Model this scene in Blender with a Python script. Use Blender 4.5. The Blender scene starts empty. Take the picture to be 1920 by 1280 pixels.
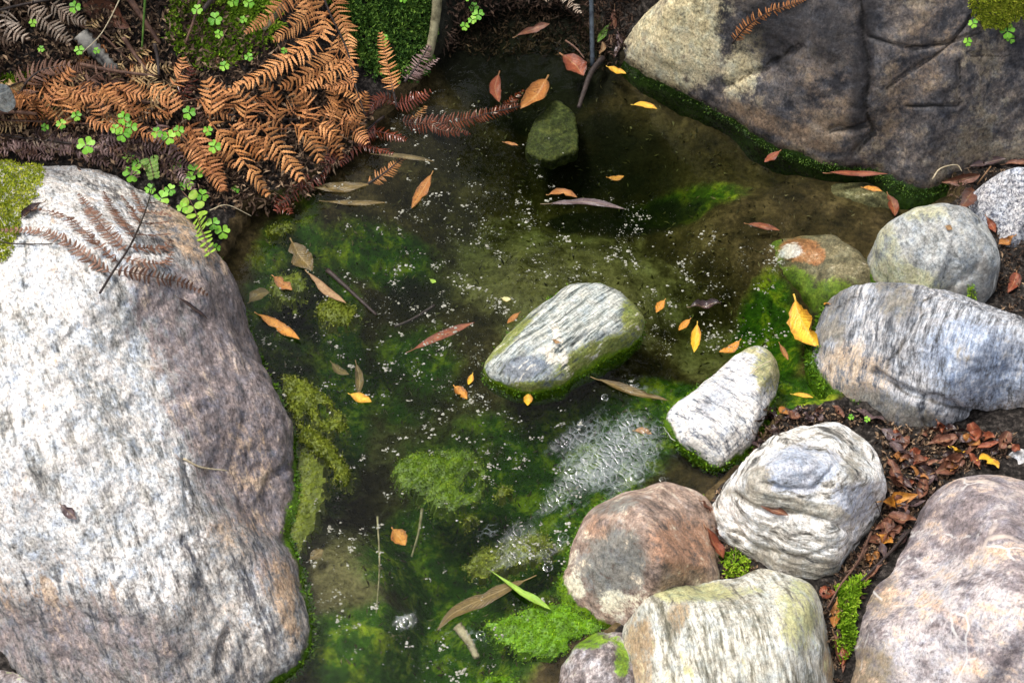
import bpy, bmesh, math, random
import numpy as np
from mathutils import Vector, Matrix
from mathutils.bvhtree import BVHTree
SC = bpy.context.scene
COL = SC.collection
# ------------------------------------------------------------------ camera, world, sun, exposure
CAM_H, PITCH, LENS = 1.55, math.radians(55), 50.0
FPX = 1920 * LENS / 36.0
cd = bpy.data.cameras.new('camera'); cam = bpy.data.objects.new('camera', cd); COL.objects.link(cam)
cam.location = (0, 0, CAM_H); cam.rotation_euler = (math.radians(90) - PITCH, 0, 0)
cd.lens = LENS; cd.sensor_width = 36; cd.clip_start = 0.05; cd.clip_end = 200
SC.camera = cam
SUN_EL, SUN_AZ = math.radians(64), math.radians(-58)      # azimuth measured from +y towards +x
W = bpy.data.worlds.new('World'); SC.world = W; W.use_nodes = True
wn = W.node_tree.nodes; wl = W.node_tree.links
bgn = wn['Background']; sky = wn.new('ShaderNodeTexSky'); sky.sky_type = 'NISHITA'; sky.sun_disc = False
sky.sun_elevation = SUN_EL; sky.sun_rotation = SUN_AZ; sky.air_density = 1.0; sky.dust_density = 4.0; sky.ozone_density = 1.0
hs = wn.new('ShaderNodeHueSaturation'); hs.inputs['Saturation'].default_value = 0.35
wl.new(sky.outputs[0], hs.inputs['Color']); wl.new(hs.outputs[0], bgn.inputs[0]); bgn.inputs[1].default_value = 0.13
sl = bpy.data.lights.new('sun', 'SUN'); sl.energy = 1.5; sl.angle = math.radians(14); sl.color = (1, .96, .9)
so = bpy.data.objects.new('sun', sl); COL.objects.link(so)
sd_ = Vector((math.sin(SUN_AZ) * math.cos(SUN_EL), math.cos(SUN_AZ) * math.cos(SUN_EL), math.sin(SUN_EL)))
so.rotation_euler = sd_.to_track_quat('Z', 'Y').to_euler(); so.location = sd_ * 8
SC.view_settings.view_transform = 'Standard'; SC.view_settings.look = 'None'
SC.view_settings.exposure = 1.05; SC.view_settings.gamma = 1.0
SC.cycles.max_bounces = 8; SC.cycles.transparent_max_bounces = 12
rng = np.random.default_rng(7); random.seed(7)

# ------------------------------------------------------------------ projection helpers
CS, SN = math.cos(PITCH), math.sin(PITCH)
CP = np.array([0, 0, CAM_H]); FW = np.array([0, CS, -SN]); RT = np.array([1., 0, 0]); UP = np.array([0, SN, CS])
def ray(px, py):
    d = FW * FPX + RT * (px - 960) - UP * (py - 640)
    return d / np.linalg.norm(d)
def P(px, py, z=0.0):
    d = ray(px, py); t = (z - CAM_H) / d[2]
    return CP + d * t
def Pn(poly, z=0.0): return np.array([P(a, b, z) for a, b in poly])
def proj(v):
    q = np.asarray(v) - CP; dz = q @ FW
    return np.stack([960 + FPX * (q @ RT) / dz, 640 - FPX * (q @ UP) / dz], -1)

# ------------------------------------------------------------------ numpy noise
_pt = np.random.default_rng(3).permutation(256); _pt = np.concatenate([_pt, _pt, _pt])
_g = np.random.default_rng(4).normal(size=(256, 3)); _g /= np.linalg.norm(_g, axis=1)[:, None]
def gn(p):
    p = np.asarray(p, float); i = np.floor(p).astype(int); f = p - i; i &= 255
    u = f * f * f * (f * (f * 6 - 15) + 10); out = np.zeros(len(p))
    for dx in (0, 1):
        for dy in (0, 1):
            for dz in (0, 1):
                h = _pt[_pt[_pt[(i[:, 0] + dx) & 255] + ((i[:, 1] + dy) & 255)] + ((i[:, 2] + dz) & 255)]
                g = _g[h]; w = (u[:, 0] if dx else 1 - u[:, 0]) * (u[:, 1] if dy else 1 - u[:, 1]) * (u[:, 2] if dz else 1 - u[:, 2])
                out += w * ((f[:, 0] - dx) * g[:, 0] + (f[:, 1] - dy) * g[:, 1] + (f[:, 2] - dz) * g[:, 2])
    return out
def fbm(p, oct=4, rough=.5, ridged=False):
    a, s, o = 1., 0., 0.
    q = np.array(p, float)
    for k in range(oct):
        n = gn(q + 17.3 * k)
        if ridged: n = 0.5 - np.abs(n) * 1.6
        o = o + a * n; q = q * 2.03; a *= rough
    return o
def rotz(p, a):
    c, s = math.cos(a), math.sin(a); q = p.copy()
    q[:, 0] = c * p[:, 0] + s * p[:, 1]; q[:, 1] = -s * p[:, 0] + c * p[:, 1]; return q
def sstep(a, b, x):
    t = np.clip((x - a) / (b - a + 1e-12), 0, 1); return t * t * (3 - 2 * t)
def inpoly(pts, poly):
    x, y = pts[:, 0], pts[:, 1]; r = np.zeros(len(pts), bool); n = len(poly)
    for i in range(n):
        x1, y1 = poly[i]; x2, y2 = poly[(i + 1) % n]
        c = ((y1 > y) != (y2 > y))
        xi = (x2 - x1) * (y - y1) / ((y2 - y1) if y2 != y1 else 1e-9) + x1
        r ^= c & (x < xi)
    return r
def polydist(pts, poly):
    d = np.full(len(pts), 1e9); n = len(poly)
    for i in range(n):
        a = np.array(poly[i][:2], float); b = np.array(poly[(i + 1) % n][:2], float); ab = b - a
        t = np.clip(((pts[:, :2] - a) @ ab) / (ab @ ab + 1e-12), 0, 1)
        d = np.minimum(d, np.linalg.norm(pts[:, :2] - a - t[:, None] * ab, axis=1))
    return d
def sdist(pts, poly):
    d = polydist(pts, poly); return np.where(inpoly(pts, poly), d, -d)
def blobs(px, L):
    """largest of several soft elliptic patches (cx,cy,rx,ry,deg[,strength])"""
    o = np.zeros(len(px))
    for b in L:
        cx, cy, rx, ry, dg = b[:5]; st = b[5] if len(b) > 5 else 1.
        c, s = math.cos(math.radians(dg)), math.sin(math.radians(dg)); dx, dy = px[:, 0] - cx, px[:, 1] - cy
        u, v = (dx * c + dy * s) / rx, (-dx * s + dy * c) / ry
        o = np.maximum(o, st * (1 - sstep(.45, 1.35, np.sqrt(u * u + v * v))))
    return o

# ------------------------------------------------------------------ object helpers
def tag(o, label=None, cat=None, group=None, kind=None):
    if label: o['label'] = label
    if cat: o['category'] = cat
    if group: o['group'] = group
    if kind: o['kind'] = kind
    return o
def empty(name, loc):
    o = bpy.data.objects.new(name, None); o.location = loc; o.empty_display_size = .02; COL.objects.link(o); return o
def mesh(name, v, f, mats, parent=None, attrs=None, smooth=True, loc=None, fmat=None):
    me = bpy.data.meshes.new(name)
    v = np.asarray(v, float)
    if loc is not None: v = v - np.asarray(loc)
    if isinstance(f, np.ndarray): f = f.tolist()
    me.from_pydata(v.tolist(), [], f); me.update()
    if smooth: me.polygons.foreach_set('use_smooth', np.ones(len(me.polygons), bool))
    for m in (mats if isinstance(mats, (list, tuple)) else [mats]): me.materials.append(m)
    if fmat is not None: me.polygons.foreach_set('material_index', np.asarray(fmat, dtype=np.int32))
    for k, a in (attrs or {}).items():
        a = np.asarray(a, float)
        if a.ndim == 1:
            at = me.attributes.new(k, 'FLOAT', 'POINT'); at.data.foreach_set('value', a.astype(np.float32))
        else:
            at = me.attributes.new(k, 'FLOAT_COLOR', 'POINT')
            if a.shape[1] < 4: a = np.concatenate([a, np.zeros((len(a), 4 - a.shape[1]))], 1)
            at.data.foreach_set('color', a.astype(np.float32).ravel())
    o = bpy.data.objects.new(name, me); COL.objects.link(o)
    if parent is not None: o.parent = parent
    if loc is not None: o.location = loc
    return o
BVHS = []
def add_bvh(v, f):
    BVHS.append(BVHTree.FromPolygons([tuple(x) for x in np.asarray(v).tolist()], f.tolist() if isinstance(f, np.ndarray) else f))
def hit(px, py, water=True, only=None):
    """where the sight line through a photo pixel meets the built ground, a rock or the water"""
    d = ray(px, py); o = Vector(CP); dv = Vector(d); best = None
    for i, b in enumerate(BVHS):
        if only is not None and i not in only: continue
        h = b.ray_cast(o, dv, 12.0)
        if h[0] is not None and (best is None or h[3] < best[2]): best = (np.array(h[0]), np.array(h[1]), h[3])
    tw = -CAM_H / d[2]
    if water and (best is None or tw < best[2]): return CP + d * tw, np.array([0, 0, 1.])
    if best is None: return CP + d * tw, np.array([0, 0, 1.])
    n = best[1]
    if n @ d > 0: n = -n
    return best[0], n
def unit(v): return v / (np.linalg.norm(v) + 1e-12)
def resample(pts, n):
    pts = np.asarray(pts, float)
    if len(pts) == 2: return pts[0] + (pts[1] - pts[0]) * np.linspace(0, 1, n)[:, None]
    # Catmull-Rom, then even spacing
    q = np.vstack([2 * pts[0] - pts[1], pts, 2 * pts[-1] - pts[-2]]); out = []
    for i in range(1, len(q) - 2):
        for t in np.linspace(0, 1, 12, endpoint=False):
            a, b, c, d = q[i - 1:i + 3]
            out.append(.5 * (2 * b + (c - a) * t + (2 * a - 5 * b + 4 * c - d) * t * t + (3 * b - a - 3 * c + d) * t ** 3))
    out.append(pts[-1]); out = np.array(out)
    L = np.r_[0, np.cumsum(np.linalg.norm(np.diff(out, axis=0), axis=1))]
    s = np.linspace(0, L[-1], n)
    return np.stack([np.interp(s, L, out[:, k]) for k in range(out.shape[1])], 1)
def tube(path, radii, seg=6, wob=0.0):
    """vertices and faces of a tapered round bar along a path"""
    path = np.asarray(path); n = len(path); radii = np.broadcast_to(radii, (n,))
    V, F = [], []
    ref = np.array([.13, .27, 1.])
    for i in range(n):
        t = unit(path[min(i + 1, n - 1)] - path[max(i - 1, 0)]); a = unit(np.cross(t, ref)); b = np.cross(t, a)
        for k in range(seg):
            an = 2 * math.pi * k / seg; r = radii[i] * (1 + wob * math.sin(3.1 * i + 1.7 * k))
            V.append(path[i] + r * (math.cos(an) * a + math.sin(an) * b))
    for i in range(n - 1):
        for k in range(seg):
            F.append((i * seg + k, i * seg + (k + 1) % seg, (i + 1) * seg + (k + 1) % seg, (i + 1) * seg + k))
    F.append(tuple(range(seg - 1, -1, -1))); F.append(tuple((n - 1) * seg + k for k in range(seg)))
    return V, F

# ------------------------------------------------------------------ node helpers
class N:
    def __init__(s, name, rough=.8, spec=.3):
        s.m = bpy.data.materials.new(name); s.m.use_nodes = True; s.t = s.m.node_tree
        s.b = s.t.nodes['Principled BSDF']; s.out = s.t.nodes['Material Output']
        s.b.inputs['Roughness'].default_value = rough; s.b.inputs['Specular IOR Level'].default_value = spec
        s._c = None
    def n(s, typ, **kw):
        x = s.t.nodes.new(typ)
        for k, v in kw.items(): setattr(x, k, v)
        return x
    def put(s, sock, val):
        if isinstance(val, bpy.types.NodeSocket): s.t.links.new(val, sock)
        else:
            if sock.type == 'RGBA' and len(val) == 3: val = (*val, 1)
            sock.default_value = val
    def obj(s):
        if s._c is None: s._c = s.n('ShaderNodeTexCoord').outputs['Object']
        return s._c
    def attr(s, name, out='Color'): return s.n('ShaderNodeAttribute', attribute_name=name).outputs[out]
    def mapp(s, vec, rot=(0, 0, 0), sc=(1, 1, 1)):
        a = s.n('ShaderNodeMapping'); s.put(a.inputs[0], vec); a.inputs['Rotation'].default_value = rot
        b = s.n('ShaderNodeMapping'); s.put(b.inputs[0], a.outputs[0]); b.inputs['Scale'].default_value = sc
        return b.outputs[0]
    def noise(s, vec, scale, detail=4, rough=.55, dist=0, out='Fac'):
        x = s.n('ShaderNodeTexNoise'); s.put(x.inputs['Vector'], vec); x.inputs['Scale'].default_value = scale
        x.inputs['Detail'].default_value = detail; x.inputs['Roughness'].default_value = rough; x.inputs['Distortion'].default_value = dist
        return x.outputs[out]
    def vor(s, vec, scale, feat='F1', out='Distance'):
        x = s.n('ShaderNodeTexVoronoi', feature=feat); s.put(x.inputs['Vector'], vec); x.inputs['Scale'].default_value = scale
        return x.outputs[out]
    def ramp(s, fac, stops, interp='LINEAR'):
        x = s.n('ShaderNodeValToRGB'); s.put(x.inputs[0], fac); e = x.color_ramp.elements; x.color_ramp.interpolation = interp
        while len(e) < len(stops): e.new(.5)
        for i, (p, c) in enumerate(stops):
            e[i].position = p; e[i].color = (*c, 1) if len(c) == 3 else c
        return x.outputs[0]
    def math(s, op, a, b=0., c=None, clamp=False):
        x = s.n('ShaderNodeMath', operation=op, use_clamp=clamp); s.put(x.inputs[0], a); s.put(x.inputs[1], b)
        if c is not None: s.put(x.inputs[2], c)
        return x.outputs[0]
    def step(s, v, lo, hi, a=0., b=1.):
        x = s.n('ShaderNodeMapRange', interpolation_type='SMOOTHSTEP'); s.put(x.inputs[0], v)
        for i, q in enumerate((lo, hi, a, b)): s.put(x.inputs[i + 1], q)
        return x.outputs[0]
    def mix(s, f, a, b, mode='MIX'):
        x = s.n('ShaderNodeMix', data_type='RGBA', blend_type=mode); s.put(x.inputs[0], f); s.put(x.inputs[6], a); s.put(x.inputs[7], b)
        return x.outputs[2]
    def sep(s, v):
        x = s.n('ShaderNodeSeparateXYZ'); s.put(x.inputs[0], v); return x.outputs
    def sepc(s, c):
        x = s.n('ShaderNodeSeparateColor'); s.put(x.inputs[0], c); return x.outputs
    def warp(s, vec, scale, amt, detail=3):
        nz = s.noise(vec, scale, detail, out='Color')
        a = s.n('ShaderNodeVectorMath', operation='SUBTRACT'); s.put(a.inputs[0], nz); a.inputs[1].default_value = (.5, .5, .5)
        b = s.n('ShaderNodeVectorMath', operation='SCALE'); s.put(b.inputs[0], a.outputs[0]); b.inputs['Scale'].default_value = amt
        c = s.n('ShaderNodeVectorMath', operation='ADD'); s.put(c.inputs[0], vec); s.put(c.inputs[1], b.outputs[0])
        return c.outputs[0]
    def bump(s, h, strength=.5, dist=.004):
        x = s.n('ShaderNodeBump'); s.put(x.inputs['Height'], h); x.inputs['Strength'].default_value = strength; x.inputs['Distance'].default_value = dist
        s.put(s.b.inputs['Normal'], x.outputs[0]); return x.outputs[0]
    def color(s, c): s.put(s.b.inputs['Base Color'], c); return s.m

def rock_mat(name, rot, scale, bands, zones=(), fine=(.55, 1.25), fscale=260, veins=None, wet=.012, moss=.0, mosscol=((.02, .05, .005), (.10, .19, .012)),
             bump=(1., .6, .35), warp=.03, zsoft=.35, bdist=.006, rough=.8, spec=.3, bdetail=7, mid=28, sharp=1.25, pepper=.7, zamp=2.0):
    """layered stone: colour bands along one direction, zones of other stone or lichen broken up by noise, grain, veins, wet foot and algae at the waterline"""
    m = N(name, rough, spec); c = m.obj(); scale = tuple(q * 1.9 for q in scale); bdist = bdist * .45; w = m.warp(c, 7, warp); w2 = m.warp(w, 40, warp * .25, 2)
    band = m.noise(m.mapp(w2, rot, scale), 1.0, bdetail + 2, .68)
    midn = m.noise(w, mid, 8, .70); fin = m.noise(c, fscale, 4, .7)
    grain = m.noise(m.mapp(c, rot, tuple(q * 3.3 for q in scale)), 1.0, 4, .7)
    bf = m.math('ADD', .5, m.math('MULTIPLY', m.math('ADD', m.math('SUBTRACT', band, .5), m.math('MULTIPLY', m.math('SUBTRACT', grain, .5), .6)), sharp))
    col = m.ramp(bf, bands)
    if zones:
        z = m.sepc(m.attr('zone'))
        for i, st in enumerate(zones):
            v = m.math('ADD', z[i], m.math('MULTIPLY', m.math('SUBTRACT', m.math('ADD', midn, bf), 1.0), zamp))
            v = m.math('ADD', v, m.math('MULTIPLY', m.math('SUBTRACT', fin, .5), .8))
            f = m.step(v, .5 - zsoft * .5, .5 + zsoft * .5)
            zs = m.ramp(m.math('ADD', m.math('MULTIPLY', bf, .6), m.math('MULTIPLY', midn, .4)), st)
            col = m.mix(f, col, zs)
    g = m.ramp(fin, [(.28, (fine[0],) * 3), (.5, (1, 1, 1)), (.74, (fine[1],) * 3)])
    col = m.mix(1., col, g, 'MULTIPLY')
    pep = m.noise(m.mapp(c, rot, (1, .55, .8)), fscale * 1.25, 3, .85)
    col = m.mix(1., col, m.ramp(pep, [(.36, (1 - .62 * pepper,) * 3), (.47, (1 - .12 * pepper,) * 3), (.58, (1 + .10 * pepper,) * 3), (.66, (1 + .5 * pepper,) * 3)]), 'MULTIPLY')
    hue = m.noise(c, 55, 5, .75)
    col = m.mix(pepper, col, m.mix(1., col, m.ramp(hue, [(.34, (.86, .93, 1.08)), (.46, (1, 1, 1)), (.54, (1.06, .99, .95)), (.66, (1.09, 1.01, .92))]), 'MULTIPLY'))
    g2 = m.ramp(m.noise(c, fscale * .33, 3, .7), [(.25, (.62,) * 3), (.52, (1, 1, 1)), (.8, (1.12,) * 3)])
    col = m.mix(.8, col, g2, 'MULTIPLY')
    h = m.math('ADD', m.math('MULTIPLY', bf, bump[0]), m.math('ADD', m.math('MULTIPLY', midn, bump[1]), m.math('MULTIPLY', fin, bump[2])))
    if veins:
        for vc, vs, vw in veins:
            nv = m.vor(m.warp(m.warp(c, 6, .10), 60, .006), vs, 'DISTANCE_TO_EDGE')
            f = m.math('MULTIPLY', m.step(nv, vw, vw * .2), m.step(m.noise(c, vs * 1.3, 5, .7), .47, .60))
            col = m.mix(m.math('MULTIPLY', f, .75), col, vc)
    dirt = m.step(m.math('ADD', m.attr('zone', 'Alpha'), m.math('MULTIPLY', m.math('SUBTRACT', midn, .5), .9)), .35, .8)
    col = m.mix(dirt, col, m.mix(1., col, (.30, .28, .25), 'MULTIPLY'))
    zz = m.math('ADD', m.sep(c)[2], m.math('MULTIPLY', m.math('SUBTRACT', midn, .5), -.03))
    if wet:
        f = m.step(zz, wet, wet * .3)
        col = m.mix(f, col, m.mix(1., col, (.42, .40, .36), 'MULTIPLY'))
        m.put(m.b.inputs['Roughness'], m.step(zz, wet, wet * .3, rough, .22))
    if moss:
        f = m.step(m.math('ADD', zz, m.math('MULTIPLY', m.math('SUBTRACT', m.noise(c, 60, 4, .7), .5), -moss * 1.6)), moss, moss * .45)
        col = m.mix(f, col, m.ramp(m.noise(c, 190, 4, .7), [(.3, mosscol[0]), (.7, mosscol[1])]))
    m.bump(h, .55, bdist)
    return m.color(col)

# ------------------------------------------------------------------ ground: pool bed, banks
POOL = [(430, 470), (470, 395), (560, 370), (640, 300), (720, 225), (790, 150), (835, 90), (870, 35), (960, 8), (1075, 15), (1125, 70), (1160, 118), (1300, 120), (1500, 230),
        (1700, 300), (1770, 330), (1790, 365), (1720, 420), (1680, 520), (1600, 660), (1570, 745), (1475, 765), (1440, 800), (1400, 860), (1335, 915), (1230, 1050), (1170, 1150),
        (1100, 1230), (1060, 1330), (1040, 1550), (250, 1600), (-300, 1450), (-250, 1300), (60, 1290), (330, 1400), (370, 1000), (330, 700), (380, 540)]
POOLW = Pn(POOL)[:, :2]
def axis(lo, hi, a, b, step, out=.12):
    return np.unique(np.round(np.r_[np.arange(lo, a, out), np.arange(a, b, step), np.arange(b, hi + .001, out)], 5))
gx, gy = axis(-6, 6, -1.1, 1.1, .0065), axis(-3, 8, .35, 2.35, .0065)
GX, GY = np.meshgrid(gx, gy); g = np.stack([GX.ravel(), GY.ravel()], 1)
sdp = sdist(g, POOLW); gpx = proj(np.c_[g, np.zeros(len(g))])
front = g[:, 1] > .05
g3 = np.c_[g, np.zeros(len(g))]
n1 = fbm(g3 * 9, 4); n2 = fbm(g3 * 45 + 5, 4); n3 = fbm(g3 * 3 + 9, 2)
depth = np.minimum(.012 + np.maximum(sdp, 0) * .5, .12) 
depth *= 1 - .72 * blobs(gpx, [(640, 1130, 130, 190, 0), (1500, 420, 260, 120, 10), (1100, 1230, 160, 90, 0)])
depth *= 1 - .45 * blobs(gpx, [(1050, 560, 260, 220, 0)])
zin = -depth + n1 * .016 + n2 * .006
hill = (1 - blobs(gpx, [(60, 580, 430, 340, 0)])) * sstep(.25, -.45, g[:, 0] + .12 * (g[:, 1] - 1.3)) * sstep(.95, 1.25, g[:, 1])
back = sstep(1.62, 1.75, g[:, 1]) * sstep(.45, .1, g[:, 0])
do = np.maximum(-sdp, 0)
rise = (.012 + do * .16) + hill * np.minimum(do * .55, .5) + back * np.minimum(do * .9, .6)
zout = np.minimum(rise, 1.2) + n1 * .02 * np.clip(do * 25, .15, 1) + n2 * .009
gz = np.where(sdp > 0, zin, zout)
GW = len(gx)
gf = np.array([(r * GW + c, r * GW + c + 1, (r + 1) * GW + c + 1, (r + 1) * GW + c) for r in range(len(gy) - 1) for c in range(GW - 1)])
gzone = np.stack([blobs(gpx, [(560, 650, 130, 300, 0), (760, 620, 120, 120, 0, .6), (900, 800, 200, 120, 0, .7), (1020, 850, 330, 130, -25), (930, 960, 280, 160, -10, 1.2), (780, 1200, 240, 110, 0, 1.2), (1280, 320, 150, 45, 0, .6), (1450, 600, 70, 120, 0),
                              (1300, 720, 140, 60, 20), (1500, 730, 90, 60, 0), (700, 420, 150, 60, 0, .7)]),
                  blobs(gpx, [(640, 1090, 90, 190, -6), (1060, 470, 300, 140, 10, .75), (840, 760, 200, 90, 0, .6), (1380, 600, 130, 80, 0, .8)]),
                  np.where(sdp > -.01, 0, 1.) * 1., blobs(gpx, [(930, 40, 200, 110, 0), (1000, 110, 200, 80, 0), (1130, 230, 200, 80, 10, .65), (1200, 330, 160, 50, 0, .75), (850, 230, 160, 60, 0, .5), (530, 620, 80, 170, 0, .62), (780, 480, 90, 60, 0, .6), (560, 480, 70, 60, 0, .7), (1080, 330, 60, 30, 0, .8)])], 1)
gm = N('pool_bed_and_bank_soil', .8, .12); c = gm.obj(); zz = gm.sepc(gm.attr('zone'))
a1 = gm.noise(gm.warp(c, 12, .05), 22, 7, .65); a2 = gm.noise(c, 150, 5, .7); a3 = gm.vor(c, 120)
mud = gm.ramp(a1, [(.3, (.010, .008, .003)), (.5, (.046, .032, .013)), (.68, (.12, .085, .040))])
silt = gm.ramp(a1, [(.3, (.06, .05, .022)), (.55, (.16, .135, .068)), (.75, (.25, .22, .13))])
alg = gm.ramp(gm.noise(gm.warp(c, 20, .04), 30, 6, .7), [(.3, (.006, .024, .002)), (.5, (.032, .085, .004)), (.66, (.22, .27, .012))])
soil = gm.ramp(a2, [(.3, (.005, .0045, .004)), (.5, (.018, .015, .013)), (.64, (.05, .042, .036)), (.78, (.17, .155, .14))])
sf = lambda ch, lo=.25, hi=.75: gm.step(gm.math('ADD', ch, gm.math('MULTIPLY', gm.math('SUBTRACT', a1, .5), 1.3)), lo, hi)
col = gm.mix(sf(zz[1]), mud, silt); col = gm.mix(sf(zz[0]), col, alg); col = gm.mix(gm.step(zz[2], .3, .7), col, soil); col = gm.mix(gm.math('MULTIPLY', sf(gm.attr('zone', 'Alpha')), .93), col, (.005, .006, .004))  # near-black paint stands in for shade in the hollow and dark pool spots
col = gm.mix(1., col, gm.ramp(a2, [(.3, (.4,) * 3), (.5, (1, 1, 1)), (.75, (1.7,) * 3)]), 'MULTIPLY')
gm.bump(gm.math('ADD', a1, gm.math('MULTIPLY', a2, .8)), .7, .006); gm.color(col)
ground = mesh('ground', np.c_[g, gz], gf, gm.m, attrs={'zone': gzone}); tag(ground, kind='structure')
bm = bmesh.new(); bm.from_mesh(ground.data); BVHS.append(BVHTree.FromBMesh(bm)); bm.free()

# ------------------------------------------------------------------ rocks
def unitshape(TH, PH, n, planes, k=20):
    sx, cz = np.sin(PH), np.cos(PH)
    rho = (np.abs(sx) ** n + np.abs(cz) ** n) ** (-1. / n)
    acc = rho ** -k
    D = np.stack([sx * np.cos(TH), sx * np.sin(TH), cz], -1)
    for az, el, d in planes:
        a, e = math.radians(az), math.radians(el)
        nv = np.array([math.cos(e) * math.cos(a), math.cos(e) * math.sin(a), math.sin(e)])
        acc = acc + np.maximum(0, (D @ nv) / d) ** k
    return acc ** (-1. / k), D
ROCKS = {}
def rock(name, label, cat, outline, H, mat, n=2.6, planes=(), lump=(.012, 7), strata=None, rough=.003, zmin=0., zc=.3, res=(220, 110), depth=.6, zone=None,
         fit=20, harm=17, seed=0, grooves=(), dirt=0., shape=None, tilt=(0, 0), group=None, dz=0., crag=0.):
    o2 = np.array(outline, float); fr_ = random.Random(seed * 31 + 5); planes = list(planes) + [(fr_.uniform(0, 360), fr_.uniform(18, 72), fr_.uniform(.86, .97)) for _ in range(7 if H > .03 else 0)]
    # centroid of the silhouette
    x, y = o2[:, 0], o2[:, 1]; x1, y1 = np.roll(x, -1), np.roll(y, -1); cr = x * y1 - x1 * y; A = cr.sum() / 2
    cpx = np.array([((x + x1) * cr).sum() / (6 * A), ((y + y1) * cr).sum() / (6 * A)])
    C = P(cpx[0], cpx[1], dz + H * zc); C[2] = dz
    # target radius by picture angle
    NB = 240; ang = (np.arange(NB) + .5) / NB * 2 * math.pi - math.pi
    dense = np.concatenate([o2[i] + (np.roll(o2, -1, 0)[i] - o2[i]) * np.linspace(0, 1, 40, endpoint=False)[:, None] for i in range(len(o2))])
    da = np.arctan2(dense[:, 1] - cpx[1], dense[:, 0] - cpx[0]); dr = np.linalg.norm(dense - cpx, axis=1); od = np.argsort(da)
    T = np.interp(ang, np.r_[da[od][-1] - 2 * math.pi, da[od], da[od][0] + 2 * math.pi], np.r_[dr[od][-1], dr[od], dr[od][0]])
    mpp = np.linalg.norm(C - CP) / FPX
    NT = 120; th0 = np.arange(NT) / NT * 2 * math.pi
    R = np.full(NT, np.median(T) * mpp)
    Wp = Pn(outline, dz + H * zc * .5)[:, :2] - C[:2]; wa = np.arctan2(Wp[:, 1], Wp[:, 0]) % (2 * math.pi); wr = np.linalg.norm(Wp, axis=1); oo = np.argsort(wa)
    R = np.interp(th0, np.r_[wa[oo][-1] - 2 * math.pi, wa[oo], wa[oo][0] + 2 * math.pi], np.r_[wr[oo][-1], wr[oo], wr[oo][0]])
    def build(nt, npn):
        th = np.arange(nt) / nt * 2 * math.pi; ph = np.r_[np.linspace(0, 1, npn)[:-1] ** 1.0 * math.radians(105), np.linspace(105, 172, max(6, npn // 6)) * math.pi / 180]
        TH, PHH = np.meshgrid(th, ph); rho, D = unitshape(TH, PHH, n, planes)
        Rr = np.interp(TH % (2 * math.pi), np.r_[th0, 2 * math.pi], np.r_[R, R[0]])
        X = rho * D[..., 0] * Rr; Y = rho * D[..., 1] * Rr; Z = rho * D[..., 2]
        Rm = R.mean(); hz = H * (1 + tilt[0] * X / Rm + tilt[1] * Y / Rm)
        Z = np.where(Z > 0, Z * np.maximum(hz, .15 * H), Z * depth * H)
        p = np.stack([X, Y, Z], -1)
        # normals from the grid
        du = np.roll(p, -1, 1) - np.roll(p, 1, 1); dv = np.gradient(p, axis=0); nn = np.cross(dv, du); nn /= np.linalg.norm(nn, axis=-1, keepdims=True) + 1e-9
        nn *= np.where((nn * p).sum(-1, keepdims=True) < 0, -1, 1)
        q = p.reshape(-1, 3); s = q + seed * 3.7
        disp = fbm(s * lump[1], 3, .42) * lump[0]
        if strata:
            a, fr, am = strata[:3]; tl = strata[3] if len(strata) > 3 else 0.
            r = rotz(s, a); r[:, 0] += tl * r[:, 2]
            bb = fbm(np.c_[r[:, 0] * fr, r[:, 1] * fr * .14, r[:, 2] * fr * .3] + fbm(s * 6, 2)[:, None] * .8, 4, .55); disp += bb * am * .9
        if crag: disp -= np.maximum(0, fbm(s * 11 + 40, 3, .5, True) - .52) * crag
        disp += fbm(s * 60, 3, .55) * rough * .6
        if grooves:
            gp = proj(q + C)
            for pl, gw, gd in grooves:
                pl3 = list(pl) + list(pl)[::-1]; dd = polydist(gp + (fbm(s * 25, 3) * gw * 1.6)[:, None], pl3); disp -= gd * np.exp(-(dd / gw) ** 2)
        q = q + nn.reshape(-1, 3) * disp[:, None]
        if shape is not None: q = shape(q + C) - C
        q[:nt] = q[:nt].mean(0)
        return q + C, TH, ph
    for it in range(fit):
        q, TH, ph = build(NT, 46)
        ok = q[:, 2] > zmin - .002
        pp = proj(q[ok]); tt = TH.ravel()[ok]
        d = pp - cpx; a = np.arctan2(d[:, 1], d[:, 0]); r = np.hypot(d[:, 0], d[:, 1]); b = ((a + math.pi) / (2 * math.pi) * NB).astype(int) % NB
        key = np.lexsort((r, b)); last = np.r_[b[key][1:] != b[key][:-1], True]; sel = key[last]
        rat = np.clip(T[b[sel]] / np.maximum(r[sel], 1), .75, 1.3); ti = (tt[sel] / (2 * math.pi) * NT).astype(int) % NT
        acc = np.zeros(NT); cnt = np.zeros(NT); np.add.at(acc, ti, np.log(rat)); np.add.at(cnt, ti, 1)
        v = cnt > 0; xs = th0[v]; ys = acc[v] / cnt[v]
        cor = np.interp(th0, np.r_[xs[-1] - 2 * math.pi, xs, xs[0] + 2 * math.pi], np.r_[ys[-1], ys, ys[0]])
        kk = np.exp(-.5 * (np.arange(-8, 9) / 2.) ** 2); kk /= kk.sum(); cor = np.convolve(np.r_[cor[-8:], cor, cor[:8]], kk, 'valid')
        R = R * np.exp(cor * .8)
        if it % 4 == 3: ft = np.fft.rfft(np.log(R)); ft[harm:] = 0; R = np.exp(np.fft.irfft(ft, NT))
    q, TH, ph = build(*res)
    nt, nr = res[0], len(ph)
    idx = lambda r, c: r * nt + c % nt
    F = [(idx(r, c_), idx(r, c_ + 1), idx(r + 1, c_ + 1), idx(r + 1, c_)) for r in range(nr - 1) for c_ in range(nt)]
    F = [f[::-1] for f in F]
    F.append(tuple(idx(nr - 1, c_) for c_ in range(nt)))
    px = proj(q)
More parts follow.
